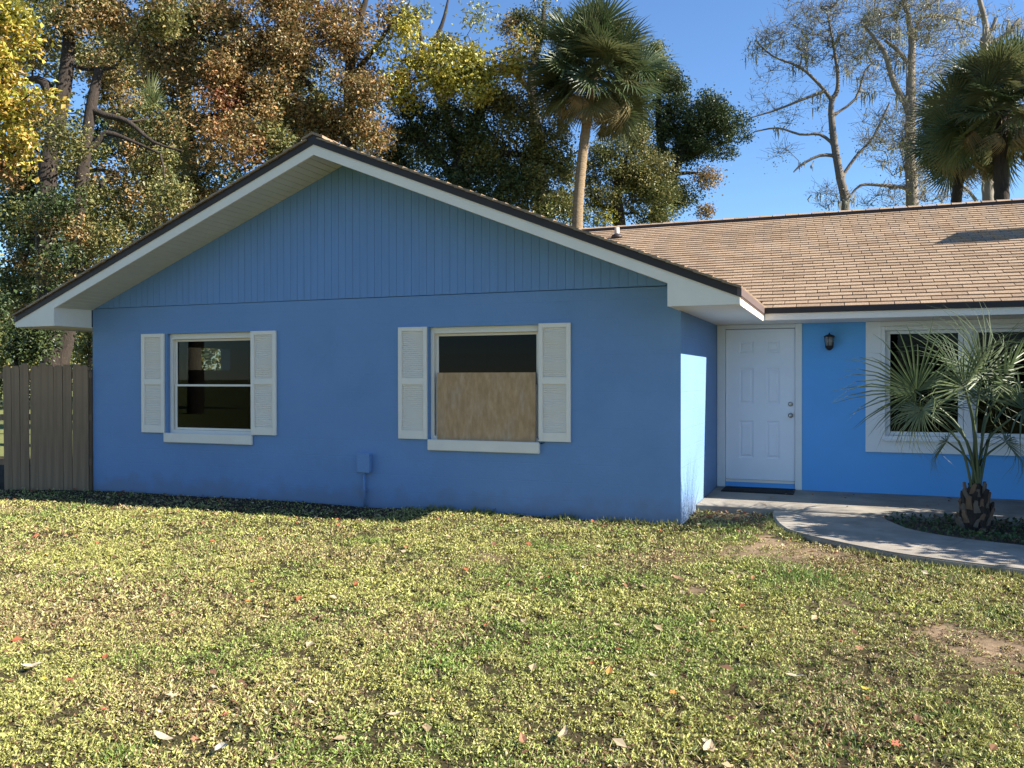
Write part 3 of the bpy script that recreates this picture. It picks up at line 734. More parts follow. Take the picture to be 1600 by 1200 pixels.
tree('maple_tree', 'bright yellow-leaved maple reaching in at the left edge', 12.5, [(-170,560,.2),(-165,300,.17),(-150,120,.14),(-140,0,.1)],
     [(-10,60,55,45,'yellow'),(5,115,45,45,'yellow'),(-5,165,60,40,'yellow'),(62,150,40,16,'yellow'),(15,215,50,30,'yellow'),(-60,120,60,110,'yellow'),(-20,250,40,22,'orange'),(20,25,22,14,'ygreen')],
     leaf=.085, lpc=95, crad=.3, dens=.9, k=.010)
tree('oak_tree', 'tall dark twin-trunked tree with olive leaves behind the board fence', 20, [(84,560,.31),(78,470,.28),(72,360,.25),(75,260,.22),(92,180,.19),(105,100,.16),(108,30,.12),(112,-50,.08)],
     [(45,90,60,60,'olive',0,.5),(150,40,90,50,'olive'),(210,20,80,45,'olive'),(140,300,80,70,'mid',2,.8),(210,290,80,70,'olive',1,.8),(20,300,50,50,'dark',2,.9),(30,250,50,40,'mid',3,.9),(100,330,60,50,'dark',3,1),(130,400,70,60,'mid',2,.8),(190,370,60,50,'olive',1),(30,330,60,60,'mid',3,.6),(25,430,60,70,'dark',3,.8),(60,250,50,40,'brown',2,.7),(230,200,60,30,'mid',1,.8),(110,-30,150,40,'olive'),(260,330,50,40,'olive'),(95,225,45,35,'olive',-1,.7),(60,330,40,40,'mid',-1,.5),(130,380,50,40,'olive',-1,.6),(150,120,60,40,'olive',1.5,.8),(190,160,60,40,'olive',2,.9),(40,180,50,40,'brown',2,.8),(30,380,50,60,'dark',2),(150,440,60,40,'mid',2),(85,300,40,60,'dark',-1.2,.6),(95,420,45,40,'dark',-1.2,.6),(150,330,40,60,'mid',0,.8),(60,470,60,40,'dark',2,.8)],
     limbs=[[(112,600,.22),(112,480,.19),(117,400,.17),(128,280,.15),(142,170,.13),(155,108,.10)],[(138,172,.10),(165,180,.08),(200,190,.065),(240,222,.04),(285,236,.02)],[(132,236,.08),(150,224,.075),(168,208,.07),(205,220,.045),(250,240,.025)],[(92,180,.15),(70,130,.12),(40,125,.07),(10,130,.04)]],
     leaf=.085, lpc=170, crad=.5, k=.011, mixp='brown')
tree('sweetgum_tree', 'broad tree with rusty brown and orange leaves above the left roof slope', 24, [(548,420,.22),(548,300,.2),(546,180,.17),(548,100,.14),(560,40,.1),(575,-10,.06)],
     [(300,40,80,50,'olive'),(300,100,80,45,'brown'),(390,50,100,60,'brown'),(480,60,90,70,'brown'),(330,155,60,40,'red',-1),(340,110,40,30,'orange',-1),(400,130,70,60,'brown'),(470,150,80,60,'olive'),(540,200,70,60,'brown'),(360,215,60,30,'orange',-2),(420,210,60,40,'brown',-1),(460,215,60,30,'olive',-1),(290,210,50,35,'olive',1,.8),(270,160,40,30,'olive',1,.5),(575,150,40,50,'brown'),(590,215,40,35,'brown'),(520,40,40,40,'orange',0,.8),(555,100,30,40,'brown',0,.6),(310,270,60,40,'olive',1),(230,70,50,40,'brown'),(430,-10,150,40,'brown'),(250,130,40,25,'orange',0,.6),(545,150,40,50,'brown',-1,.8),(560,60,35,40,'brown',-.6,.5),(240,250,60,40,'olive',1.5),(190,230,60,40,'olive',2),(300,310,70,40,'olive',1),(210,110,60,40,'brown',1),(150,80,60,50,'olive',2)],
     limbs=[[(548,300,.2),(470,240,.14),(400,200,.1),(330,180,.06)],[(546,200,.15),(480,130,.1),(400,90,.07),(310,60,.04)],[(548,120,.09),(590,70,.06),(610,40,.045),(640,5,.03)]],
     leaf=.10, lpc=170, crad=.55, k=.011, dens=1.0, mixp='brown')
tree('backdrop_oak', 'shade-dark and olive oak closing the gaps behind the left trees', 32, [(300,420,.3),(300,300,.28),(290,150,.2),(300,40,.12)],  # dark leaf palette paints the shade of the canopy gaps
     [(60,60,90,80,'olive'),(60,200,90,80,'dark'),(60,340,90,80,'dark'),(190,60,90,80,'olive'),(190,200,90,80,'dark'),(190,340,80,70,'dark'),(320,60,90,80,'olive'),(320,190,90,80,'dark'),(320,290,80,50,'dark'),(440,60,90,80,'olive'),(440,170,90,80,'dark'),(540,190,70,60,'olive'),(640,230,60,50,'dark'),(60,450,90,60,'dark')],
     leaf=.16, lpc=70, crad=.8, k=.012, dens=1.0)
tree('yellow_tree', 'tree of bright yellow-green leaves left of the tall palm', 26.5, [(742,420,.2),(735,320,.18),(715,230,.15),(690,160,.12),(665,90,.08),(650,20,.04)],
     [(625,75,45,40,'ygreen'),(690,85,55,45,'ygreen'),(745,95,50,40,'ygreen'),(795,95,40,35,'yellow'),(650,130,60,30,'ygreen'),(720,135,55,25,'ygreen'),(620,110,30,30,'yellow'),(820,70,25,25,'yellow',0,.8),(640,40,40,25,'ygreen',0,.35),(710,30,60,25,'sparse',0,.12),(620,15,60,20,'brown',0,.25),(600,140,25,25,'ygreen',0,.7)],
     limbs=[[(690,160,.12),(730,120,.09),(780,110,.06),(815,90,.04)],[(665,90,.09),(690,40,.06),(700,0,.03)]],
     leaf=.105, lpc=120, crad=.5, dens=.8, twigs=4, k=.008, front=-2.6)
tree('evergreen_oak', 'dense dark green oak rising behind the right roof slope', 25, [(700,460,.3),(705,360,.28),(712,280,.25),(735,210,.2),(760,150,.14)],
     [(640,215,60,50,'dark'),(720,205,70,55,'dark'),(790,225,70,55,'mid'),(690,275,80,45,'dark'),(770,290,70,45,'dark'),(840,280,60,50,'mid'),(850,230,45,40,'mid'),(860,330,60,30,'mid'),(790,160,60,30,'olive'),(640,175,40,25,'dark',0,.6),(620,260,40,40,'dark'),(740,330,90,30,'dark'),(880,300,35,40,'olive')],
     limbs=[[(712,290,.16),(780,240,.11),(850,250,.06)],[(712,280,.15),(660,220,.1),(620,200,.06)]], leaf=.085, lpc=210, crad=.5, k=.014, dens=1.15)
tree('live_oak', 'thin-leaved oak top standing against sky left of the palm crown', 31, [(850,420,.25),(845,300,.22),(838,200,.2),(830,120,.15),(845,60,.1),(850,10,.06)],
     [(845,25,38,28,'mid',0,.8),(815,20,25,25,'mid',0,.6),(870,60,30,30,'dark',0,.8),(830,60,30,30,'mid',0,.6),(790,40,30,30,'brown',0,.3)],
     limbs=[[(838,150,.12),(800,110,.1),(770,100,.06)]], leaf=.10, lpc=130, crad=.5, k=.014, twigs=2)
tree('laurel_oak', 'olive and gold leaved oak right behind the palm trunk', 29, [(968,420,.24),(968,350,.22),(964,300,.18),(975,250,.14)],
     [(950,240,50,40,'mid'),(1000,255,50,40,'olive'),(955,290,55,40,'olive'),(1005,300,50,40,'mid'),(940,330,45,22,'ygreen',0,.6),(1010,335,40,22,'mid'),(925,270,25,40,'olive',0,.6),(985,215,50,30,'olive',0,.7)],
     limbs=[[(966,340,.1),(935,320,.08),(920,300,.05)]], leaf=.085, lpc=190, crad=.5, k=.013)
tree('spreading_oak', 'dark green oak with a rounded outer limb against open blue sky', 35, [(1022,420,.35),(1030,330,.3),(1045,285,.25),(1062,250,.2),(1080,215,.14)],
     [(1038,95,30,38,'mid'),(1015,120,35,40,'mid'),(1045,160,40,35,'dark'),(1070,190,45,45,'dark'),(1110,180,45,35,'dark'),(1130,205,38,42,'dark'),(1095,225,50,35,'dark'),(1050,215,40,35,'dark'),(1045,310,40,30,'mid'),(1075,320,25,22,'dark'),(1020,280,35,35,'dark'),(1000,200,40,60,'dark'),(1105,275,9,6,'brown',0,.15),(1098,322,12,8,'brown',0,.2)],
     limbs=[[(1062,250,.14),(1100,235,.1),(1140,220,.06)],[(1050,270,.1),(1085,270,.06),(1105,278,.03)],[(1045,285,.18),(1030,200,.14),(1030,120,.08)]],
     leaf=.095, lpc=230, crad=.55, k=.014, dens=1.15)
tree('bare_tree', 'slender nearly bare tree hung with moss in the gap of open sky', 32, [(1322,345,.2),(1313,280,.17),(1304,227,.15),(1299,182,.13),(1300,157,.11),(1308,142,.09),(1309,115,.08),(1302,70,.06),(1292,15,.03)],
     [(1250,60,60,50,'sparse',0,.9),(1300,50,60,50,'sparse',0,1.5),(1230,110,50,40,'sparse',0,.5),(1340,110,40,50,'sparse',0,.8),(1360,60,50,50,'sparse',0,1.2),(1200,170,40,25,'sparse',0,.5),(1240,230,35,30,'sparse',0,.35),(1370,220,40,50,'sparse',0,.7),(1270,180,40,40,'sparse',0,.5),(1195,60,35,40,'sparse',0,.6),(1300,310,45,20,'sparse',0,1.0),(1300,0,90,25,'sparse',0,1.2)],
     limbs=[[(1297,157,.07),(1281,133,.06),(1250,105,.05),(1208,88,.035),(1180,63,.025)],[(1308,182,.06),(1337,154,.05),(1351,112,.04),(1369,94,.04)],[(1301,224,.065),(1281,210,.055),(1250,210,.045),(1215,200,.035),(1178,206,.025)],[(1309,241,.08),(1281,243,.06),(1253,257,.05),(1240,269,.025)],[(1316,280,.07),(1337,245,.06),(1365,213,.045),(1390,161,.04)],[(1285,147,.07),(1250,157,.05),(1215,171,.04),(1170,185,.02)]],
     leaf=.065, lpc=12, crad=.5, dens=1.8, twigs=8, moss=35, bark=M_bark3, k=.0055, jit=.35, rmin=.0055)
tree('vine_tree', 'pale vine-wrapped bare tree left of the two dark palms', 30, [(1426,345,.24),(1422,245,.2),(1423,175,.19),(1423,105,.16),(1425,70,.13),(1418,21,.1),(1405,-20,.07)],
     [(1390,50,50,60,'sparse',0,1.4),(1440,40,50,50,'sparse',0,1.2),(1480,60,50,60,'sparse',0,1.0),(1400,150,50,60,'sparse',0,.8),(1450,150,40,60,'sparse',0,.9),(1385,240,35,50,'sparse',0,.8),(1440,280,30,40,'sparse',0,1.5),(1480,300,40,20,'sparse',0,1.4),(1390,310,50,16,'sparse',0,1.5),(1420,230,18,70,'sparse',0,2.5),(1430,0,90,25,'sparse',0,1.2)],
     limbs=[[(1414,175,.13),(1397,130,.11),(1383,84,.09),(1369,63,.06),(1350,40,.04)],[(1421,101,.08),(1404,80,.07),(1383,63,.05)],[(1425,80,.08),(1435,35,.07),(1453,25,.05),(1488,28,.04),(1530,42,.02)],[(1420,294,.07),(1372,289,.06),(1344,290,.05),(1325,311,.03)],[(1424,270,.06),(1450,255,.05),(1480,240,.03)]],
     leaf=.065, lpc=12, crad=.5, dens=1.9, twigs=8, moss=45, bark=M_bark2, k=.0055, jit=.35, rmin=.0055)
tree('snag_tree', 'broken grey snag with stubby limbs rising above the right palm', 33, [(1545,345,.24),(1540,200,.2),(1537,90,.15),(1540,40,.12),(1526,-15,.08)],
     [(1560,30,40,30,'sparse',0,.6),(1590,40,40,30,'sparse',0,.6),(1500,40,40,40,'sparse',0,.8),(1510,280,30,25,'sparse',0,1.2)],
     limbs=[[(1540,60,.1),(1550,45,.09),(1556,28,.07)],[(1538,75,.09),(1568,56,.07),(1592,30,.05)],[(1542,320,.08),(1515,300,.06),(1490,285,.03)]],
     leaf=.09, lpc=6, crad=.5, twigs=5, moss=30, bark=M_bark2, k=.007, rmin=.008)

# understory behind the fence and behind the house
for i, (u, v, ru, rv, pal, dp, lb) in enumerate([
    (25,520,60,50,'dark',17,'dark leafy shrub above the fence at the left edge'),
    (140,520,40,40,'mid',26,'shaded green shrub between fence top and left eave'),
    (60,540,60,40,'mid',30,'distant green bush beyond the fence and tree trunks'),]):
    tree('shrub', lb, dp, [(u,640,.06),(u,v+10,.04),(u+3,v-10,.03)], [(u,v,ru,rv,pal)], 'shrub', leaf=.09, lpc=120, crad=.4, k=.008, group='shrubs beyond the fence')

# far wood closing the view at the left
n = 26000; ct = rng.uniform(-130, 330, 160); cv_ = rng.uniform(440, 590, 160)**1.0; cd_ = rng.uniform(42, 58, 160)
C = np.array([px(a_, b_, c_) for a_, b_, c_ in zip(ct, cv_, cd_)])
C = np.repeat(C, n//160, 0) + rng.normal(size=(n//160*160, 3))*np.array([1.1,1.1,.9]); C = C[C[:,2] > 0]; n = len(C)
D = rand_unit(n); N = rand_unit(n); N -= D*(N*D).sum(1,keepdims=True); N /= np.linalg.norm(N,axis=1,keepdims=True); L = rng.uniform(.18,.36,n); V, F = leaf_quads(C, D, N, L, L*.7); pa = np.array(PAL['mid']+PAL['dark']+PAL['olive'])
meta(link('woods', mesh_np('woods', V, F, M_leaf, False, np.repeat(pa[rng.integers(0,len(pa),n)],4,0))), 'far green wood beyond the fence at the left', None, None, 'stuff')
# unseen oaks added behind the viewer so the panes mirror dark crowns
_src = [o for o in bpy.data.objects if o.name.startswith(('evergreen_oak','spreading_oak'))]
for i, (x, y, rz, k, lb) in enumerate([(-27,-12,.4,1.15,'leftmost'),(-18,-17,1.9,1.0,'second from left'),(-8,-20,3.0,1.15,'third from left'),(2,-21,4.2,1.05,'third from right'),(12,-19,5.1,1.15,'second from right'),(23,-15,.9,1.05,'rightmost')]):
    so = _src[i % 2]; r0 = thing('added_oak', (x,y,0), 'added unseen dark oak behind the viewer, '+lb+' of the row', 'tree', 'oaks added behind the viewer')
    for ch in [c for c in bpy.data.objects if c.parent == so]:
        M = Matrix.Translation((x,y,0)) @ Matrix.Rotation(rz,4,'Z') @ Matrix.Scale(k,4) @ Matrix.Translation(-so.location)
        link(ch.name.split('.')[0], ch.data, r0, M, ch.get('kind'))

# ------------------------------------------------------------------ palms
def fan_mesh(name, m, nseg, R, spread, droop, wmax, join, plen, prad, seed, limp=0.0, cup=.15):
    r_ = np.random.default_rng(seed); V, F = [], []
    da = math.radians(spread)/nseg
    ts = np.array([.03, .25, .5, .78, 1.0])
    for i in range(nseg):
        a = -math.radians(spread)/2 + (i+.5)*da + r_.normal(0, da*.15)
        Ls = R*(.72+.28*math.cos(a*.55))*r_.uniform(.88,1.06)
        d = np.array([math.cos(a), math.sin(a), 0]); sd_ = np.array([-math.sin(a), math.cos(a), 0])
        lp = limp*r_.uniform(.2,1.6); dz = r_.normal(0,.03)
        b0 = len(V)
        for t in ts:
            rr = Ls*t
            z = cup*R*(abs(math.sin(a))**1.5)*t - droop*Ls*t*t - lp*Ls*max(0,t-.45)**2*2.2 + dz*t
            shrink = 1 - lp*.35*max(0,t-.5)
            c = d*rr*shrink + np.array([0,0,z])
            w = min(rr*da*.5, wmax*.5) if t < join else wmax*.5*max(.04, 1-((t-join)/(1-join))**1.3)
            w = min(w, max(rr*da*.52, .002)) if t < join else w
            V += [c+sd_*w+np.array([0,0,w*.6]), c, c-sd_*w+np.array([0,0,w*.6])]
        for k in range(len(ts)-1):
            o = b0+3*k; F += [(o,o+1,o+4,o+3),(o+1,o+2,o+5,o+4)]
    b0 = len(V)                                              # petiole back to the crown
    for t in (0, .5, 1):
        x = -plen*(1-t); rr = prad*(1.5-.7*t)
        for j in range(4):
            w = j*math.pi/2; V.append(np.array([x+.02, rr*math.cos(w), rr*.6*math.sin(w)-.10*plen*(1-t)**2*0]))
    for k in range(2):
        for j in range(4): F.append((b0+k*4+j, b0+k*4+(j+1)%4, b0+(k+1)*4+(j+1)%4, b0+(k+1)*4+j))
    return mesh_np(name, np.array(V), np.array(F), m)
def frame(d, roll=0.0, origin=(0,0,0), s=1.0):
    d = Vector(d).normalized(); up = Vector((0,0,1)); y = up.cross(d)
    if y.length < 1e-3: y = Vector((0,1,0))
    y.normalize(); z = d.cross(y)
    M = Matrix((( d.x,y.x,z.x,0),(d.y,y.y,z.y,0),(d.z,y.z,z.z,0),(0,0,0,1)))
    return Matrix.Translation(Vector(origin)) @ M @ Matrix.Rotation(roll,4,'X') @ Matrix.Scale(s,4)
fan_live = [fan_mesh('frond', M_frond, 36, .9, 250, .05, .052, .40, 1.0, .014, 10+i, .16, .22) for i in range(5)]
fan_dead = [fan_mesh('frond', M_fdead, 20, .5, 120, .35, .04, .3, 1.0, .012, 40+i, 1.2) for i in range(3)]
def sabal(label, depth, trunk, cu, cv, nfr, scale, tm=None):
    pts = [px(u, v, depth) for u, v, r in trunk]; rad = [r for *_, r in trunk]
    c = px(cu, cv, depth); p0 = np.array([pts[0][0], pts[0][1], -.05])
    root = thing('cabbage_palm', (p0[0], p0[1], 0), label, 'palm tree', 'cabbage palms behind the house')
    P = smooth_line([p0]+pts+[c], 8); R_ = np.interp(np.linspace(0,1,len(P)), np.linspace(0,1,len(rad)+2), [rad[0]*1.15]+rad+[rad[-1]*.9])
    R_ = [r*(1+.05*((i % 2)*2-1)) for i, r in enumerate(R_)]
    MB().tube([tuple(p) for p in P], R_, 14).build('trunk', tm or M_palmtr, root, True)
    ga = math.pi*(3-math.sqrt(5))
    for i in range(nfr):
        t = (i+.5)/nfr; el = math.radians(84 - 138*t**.95 + random.uniform(-17,17)); az = i*ga + random.uniform(-.2,.2)
        d = Vector((math.cos(el)*math.cos(az), math.cos(el)*math.sin(az), math.sin(el)))
        sc = scale*random.uniform(.8,1.12); pl = .95*sc*random.uniform(.75,1.1)
        dead = t > .8 and random.random() < .5
        me = (fan_dead[i % 3] if dead else fan_live[i % 5])
        o = Vector(c) + d*(pl + .1) + Vector((0,0,-.25*t*scale))
        dd = (d + Vector((random.uniform(-.25,.25),random.uniform(-.25,.25),-.05-.25*t))).normalized()
        link('frond', me, root, frame(dd, random.uniform(-1.1,1.1), o, sc))
    return root
sabal('tall cabbage palm with round crown standing right of the gable peak', 23.4, [(901,420,.155),(902,360,.15),(904,310,.145),(909,255,.138),(915,205,.132)], 928, 116, 130, 1.1)
sabal('cabbage palm with thick dark trunk at the right edge', 22.5, [(1567,400,.19),(1566,330,.185),(1564,270,.18),(1562,225,.18)], 1568, 172, 104, 1.12, M_bark)  # darker bark colour stands in for off-frame shade on this trunk and the next
sabal('cabbage palm with thinner trunk leaning behind the right edge palm', 26, [(1490,400,.16),(1493,330,.155),(1497,290,.15),(1503,250,.15)], 1516, 203, 90, 1.08, M_bark)
sabal('small cabbage palm peeking out among the left tree limbs', 23, [(236,400,.13),(237,330,.13),(238,270,.12)], 240, 205, 26, .75, M_bark)

# young palm in the bed
pb = Vector((1.22, 9.62, .02))
yp = thing('young_palm', pb, 'young fan palm with stubby booted trunk in the walkway bed', 'palm')
MB().lathe([(.13,-.05),(.145,.08),(.14,.2),(.115,.33),(.085,.42),(.06,.47),(.045,.5)], pb, 16).build('trunk', M_bark, yp, True)
bootm = [MB().prism([(0,-.03,0),(0,.03,0),(0,.016,.075),(0,.02,.11),(0,-.004,.12),(0,-.022,.085)], (.02,0,0)).mesh('boot', m_) for m_ in (mat('boot_wood', (.15,.115,.085), .95, .35, 12., .8, 60.), M_bark, mat('boot_fibre', (.18,.11,.065), .95, .3, 12., .8, 60.))]
for i in range(64):
    t = i/64; z = .02 + t*.43; r = float(np.interp(z, [0,.08,.2,.33,.42,.5], [.13,.14,.135,.11,.08,.05])); az = i*2.39996
    M = Matrix.Translation(pb+Vector((r*math.cos(az)*.93, r*math.sin(az)*.93, z-.04))) @ Matrix.Rotation(az,4,'Z') @ Matrix.Rotation(random.uniform(.05,.5)*(1-.4*t),4,'Y') @ Matrix.Rotation(random.uniform(-.35,.35),4,'X') @ Matrix.Scale(random.uniform(.65,1.2),4)
    link('boot', bootm[i % 3], yp, M)
top = pb + Vector((0,0,.46))
yfan = [fan_mesh('frond', M_fyoung, 36, .92, 255, .05, .024, .20, .02, .008, 70+i, .55, .20) for i in range(4)]
def yfrond(hub, facing, roll, s, k):
    hub = Vector(hub); root_ = top + Vector((random.uniform(-.03,.03), random.uniform(-.03,.03), -.05))
    f = link('frond', yfan[k % 4], yp, frame(facing, roll, hub, s))
    mid = Vector((root_.x+(hub.x-root_.x)*.28, root_.y+(hub.y-root_.y)*.28, root_.z+max(.2,(hub.z-root_.z)*.62)))
    pt = [root_.lerp(mid, t/3) if t < 3 else mid.lerp(hub, (t-3)/3) for t in range(7)]
    MB().tube([tuple(p) for p in smooth_line([root_, mid, hub], 5)], [.016-.0008*i for i in range(11)], 6).build('petiole', M_fyoung, yp, True)
R3 = Vector(RGT); F3 = Vector(FWD); U3 = Vector((0,0,1))
def hubpx(u, v, d): return Vector(px(u, v, d))
D0 = float((np.array(pb)-CAM)@FWD)
for i, (u, v, dd, fx_, fy2, fz, roll, s) in enumerate([
    (1432,612,-.05,-.75,.1,.55,.9,.95),(1508,606,-.25,.15,-.45,.85,.3,.98),(1570,600,.05,.45,.1,.9,-.8,1.0),(1600,640,-.1,.85,-.2,.30,.4,1.0),
    (1462,640,.25,-.3,.5,-.1,.2,.8),(1440,640,-.1,-.35,-.3,-.85,.4,.62),(1545,625,.35,.3,.7,.5,0,.9),(1620,590,.2,.9,.2,.5,-.6,1.0),
    (1500,590,.3,-.15,.4,.95,.2,.95),(1570,690,-.1,.6,-.3,-.75,.2,.55),(1535,585,-.05,.1,.1,1,1.2,.95),(1480,690,.2,-.4,.2,-.7,.1,.5)]):
    fac = R3*fx_ + F3*fy2 + U3*fz
    yfrond(hubpx(u, v, D0+dd), fac, roll, s, i)

# shrubs further along the bed, beyond the right edge, that shade the walk
for i, (x, y, z, rr, lb) in enumerate([(3.3,9.6,1.3,1.0,'leafy green shrub nearest the young palm further along the bed'),(4.5,8.95,1.45,.9,'rounded green shrub at the walk side of the bed'),(5.2,10.2,1.75,1.15,'larger leafy green shrub at the far end of the bed')]):
    root = thing('shrub', (x,y,.04), lb, 'shrub', 'shrubs along the walkway bed')
    s = Skel(); s.path([(x,y,0),(x+.03,y,.5),(x,y+.05,z)], [.05,.04,.02])
    n = 110; q = rand_unit(n)*(rng.random((n,1))**.4)*rr; q[:,2] *= .85; Q = q+np.array([x,y,z+.1]); Q = Q[Q[:,2] > .15]
    for p in Q: s.grow(p)
    link('trunk', s.mesh('trunk', M_bark, .006, .004), root)
    C = np.concatenate([p+rand_unit(150)*(rng.random((150,1))**.5)*.26 for p in Q]); n = len(C); D = rand_unit(n); N = rand_unit(n); N -= D*(N*D).sum(1,keepdims=True); N /= np.linalg.norm(N,axis=1,keepdims=True)
    L = rng.uniform(.07,.12,n); V, F = leaf_quads(C, D, N, L, L*.55); pa = np.array(PAL['mid'])
    link('crown', mesh_np('crown', V, F, M_leaf, False, np.repeat(pa[rng.integers(0,len(pa),n)],4,0)), root, None, 'stuff')

# ------------------------------------------------------------------ grass
def keep_lawn(x, y):
    k = ~inside(walk_poly, x, y) & ~inside(bed_poly, x, y)
    k &= ~((x > XL-.02) & (x < XR+.02) & (y > Y0-.03)) & ~((x > XR-.1) & (y > 10.04))
    k &= ~((x < XL+.1) & (y > 9.0+(x+9.9)*.33))
    return k
GV, GF, GC = [], [], []; off = 0
def add_grass(n, d0, d1, L0, L1):
    global off
    dep = np.sqrt(rng.uniform(d0*d0, d1*d1, n)); lat = rng.uniform(-1, 1, n)*(dep*.64+.45)
    x = dep*FWD[0] + lat*RGT[0]; y = dep*FWD[1] + lat*RGT[1]; k = (x > -13.5) & (y < 11)
    x, y = x[k], y[k]; k = keep_lawn(x, y); x, y = x[k], y[k]
    bz = bare(x, y)*(.25+1.5*vnoise(x,y,.09,9)); cl = vnoise(x,y,.11,21)*.45+vnoise(x,y,.04,22)*.55
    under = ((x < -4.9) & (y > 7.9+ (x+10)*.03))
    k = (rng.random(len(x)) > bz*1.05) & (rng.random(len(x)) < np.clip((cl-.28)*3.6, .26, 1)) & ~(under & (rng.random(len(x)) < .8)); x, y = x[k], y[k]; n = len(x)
    z = gz(x, y) - .004
    az = rng.uniform(0, 2*math.pi, n); el = np.radians(rng.uniform(-5, 60, n))
    D = np.stack([np.cos(el)*np.cos(az), np.cos(el)*np.sin(az), np.sin(el)], 1)
    N = rand_unit(n); N[:,2] += .8; N -= D*(N*D).sum(1,keepdims=True); N /= np.linalg.norm(N,axis=1,keepdims=True)+1e-9
    blade = rng.random(n) < .16
    L = rng.uniform(L0, L1, n)*np.where(blade, 2.1, 1.0)*(.7+.6*vnoise(x,y,.4,12)); W = L*np.where(blade, .12, .55)
    cl = vnoise(x,y,.11,21)*.45+vnoise(x,y,.04,22)*.55; el2 = rng.uniform(.2, 1, n)*.055*np.clip(cl-.25,0,1); C = np.stack([x, y, z+el2], 1)
    V, F = leaf_quads(C, D, N, L, W, .2); GV.append(V); GF.append(F+off); off += len(V)
    g1 = vnoise(x,y,.55,31)*.6+vnoise(x,y,.16,32)*.4; r_ = rng.random(n)
    yg = np.array([.395,.395,.115]); gr = np.array([.20,.29,.06]); st = np.array([.50,.41,.20]); br = np.array([.15,.08,.045])
    t = np.clip((g1-.56)*2.6+.25, 0, .85)[:,None]; c = yg*(1-t)+gr*t
    dry = np.clip(vnoise(x,y,.8,35)*1.5-.6 + bare(x,y)*.8, 0, 1); k1 = r_ < .13+.45*dry; c[k1] = st*.9; k2 = (r_ > .92-.22*np.clip(dry,0,1)); c[k2] = br*1.2
    kd = (cl < .36) & (rng.random(n) < .75); c[kd] = np.where(rng.random((kd.sum(),1)) < .5, np.array([.13,.085,.045]), np.array([.11,.12,.04]))
    c *= rng.uniform(.45,1.45,(n,1)); GC.append(np.repeat(c, 4, 0))
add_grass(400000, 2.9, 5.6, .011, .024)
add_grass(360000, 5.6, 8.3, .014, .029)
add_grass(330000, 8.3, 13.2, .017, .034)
# longer tufts: clump list plus the wall foot
def tuft(u, v, n, r, h):
    global off
    c = gp(u, v); x = c[0]+rng.normal(0,r,n); y = c[1]+rng.normal(0,r,n); k = keep_lawn(x,y); x, y = x[k], y[k]; n = len(x)
    az = rng.uniform(0,2*math.pi,n); el = np.radians(rng.uniform(30,80,n)); D = np.stack([np.cos(el)*np.cos(az),np.cos(el)*np.sin(az),np.sin(el)],1)
    N = rand_unit(n); N -= D*(N*D).sum(1,keepdims=True); N /= np.linalg.norm(N,axis=1,keepdims=True)
    L = rng.uniform(.5,1,n)*h; V, F = leaf_quads(np.stack([x,y,gz(x,y)],1), D, N, L, np.maximum(.006,L*.09), .2); GV.append(V); GF.append(F+off); off += len(V)
    GC.append(np.repeat(np.array([.14,.21,.045])*rng.uniform(.7,1.5,(n,1)),4,0))
for u, v, n, r, h in [(1250,912,140,.12,.10),(1290,908,120,.12,.10),(1340,905,60,.1,.08),(330,845,80,.12,.07),(460,845,80,.12,.07),(220,1030,120,.09,.06),(190,1180,90,.06,.07),(440,1180,90,.07,.06),(1590,975,160,.2,.06),(1500,1120,200,.12,.05),(1310,1170,200,.12,.05),(860,810,40,.12,.08),(905,815,50,.15,.08),(1030,815,60,.12,.08),(700,795,50,.25,.07),(990,812,50,.2,.06),(1460,800,60,.2,.08)]:
    tuft(u, v, n, r, h)
def edge_tufts(P, n, h, o):
    global off
    P = np.array(P); i = rng.integers(0, len(P)-1, n); t = rng.random((n,1)); q = P[i]*(1-t)+P[i+1]*t; tg = P[i+1]-P[i]; nr = np.stack([-tg[:,1], tg[:,0]], 1); nr /= np.linalg.norm(nr,axis=1,keepdims=True)+1e-9
    q = q + nr*o*np.abs(rng.normal(0,1,(n,1))) ; x, y = q[:,0], q[:,1]; k = keep_lawn(x,y) & (vnoise(x,y,.25,77) > .5); x, y = x[k], y[k]; n = len(x)
    az = rng.uniform(0,2*math.pi,n); el = np.radians(rng.uniform(35,85,n)); D = np.stack([np.cos(el)*np.cos(az),np.cos(el)*np.sin(az),np.sin(el)],1)
    N = rand_unit(n); N -= D*(N*D).sum(1,keepdims=True); N /= np.linalg.norm(N,axis=1,keepdims=True)
    L = rng.uniform(.4,1,n)*h; V, F = leaf_quads(np.stack([x,y,gz(x,y)],1), D, N, L, np.maximum(.007,L*.14), .2); GV.append(V); GF.append(F+off); off += len(V)
    GC.append(np.repeat(np.array([.27,.27,.09])*rng.uniform(.6,1.4,(n,1)),4,0))
edge_tufts([p for p in W_out][::-1], 3600, .07, .05)
edge_tufts([(-4.6,Y0-.03),(-3.0,Y0-.03),(-1.62,Y0-.03)][::-1], 900, .10, .05)
gr = link('grass', mesh_np('grass', np.concatenate(GV), np.concatenate(GF), M_grass, False, np.concatenate(GC)))
meta(gr, 'patchy yellow-green lawn grass and weeds covering the front yard', None, None, 'stuff')

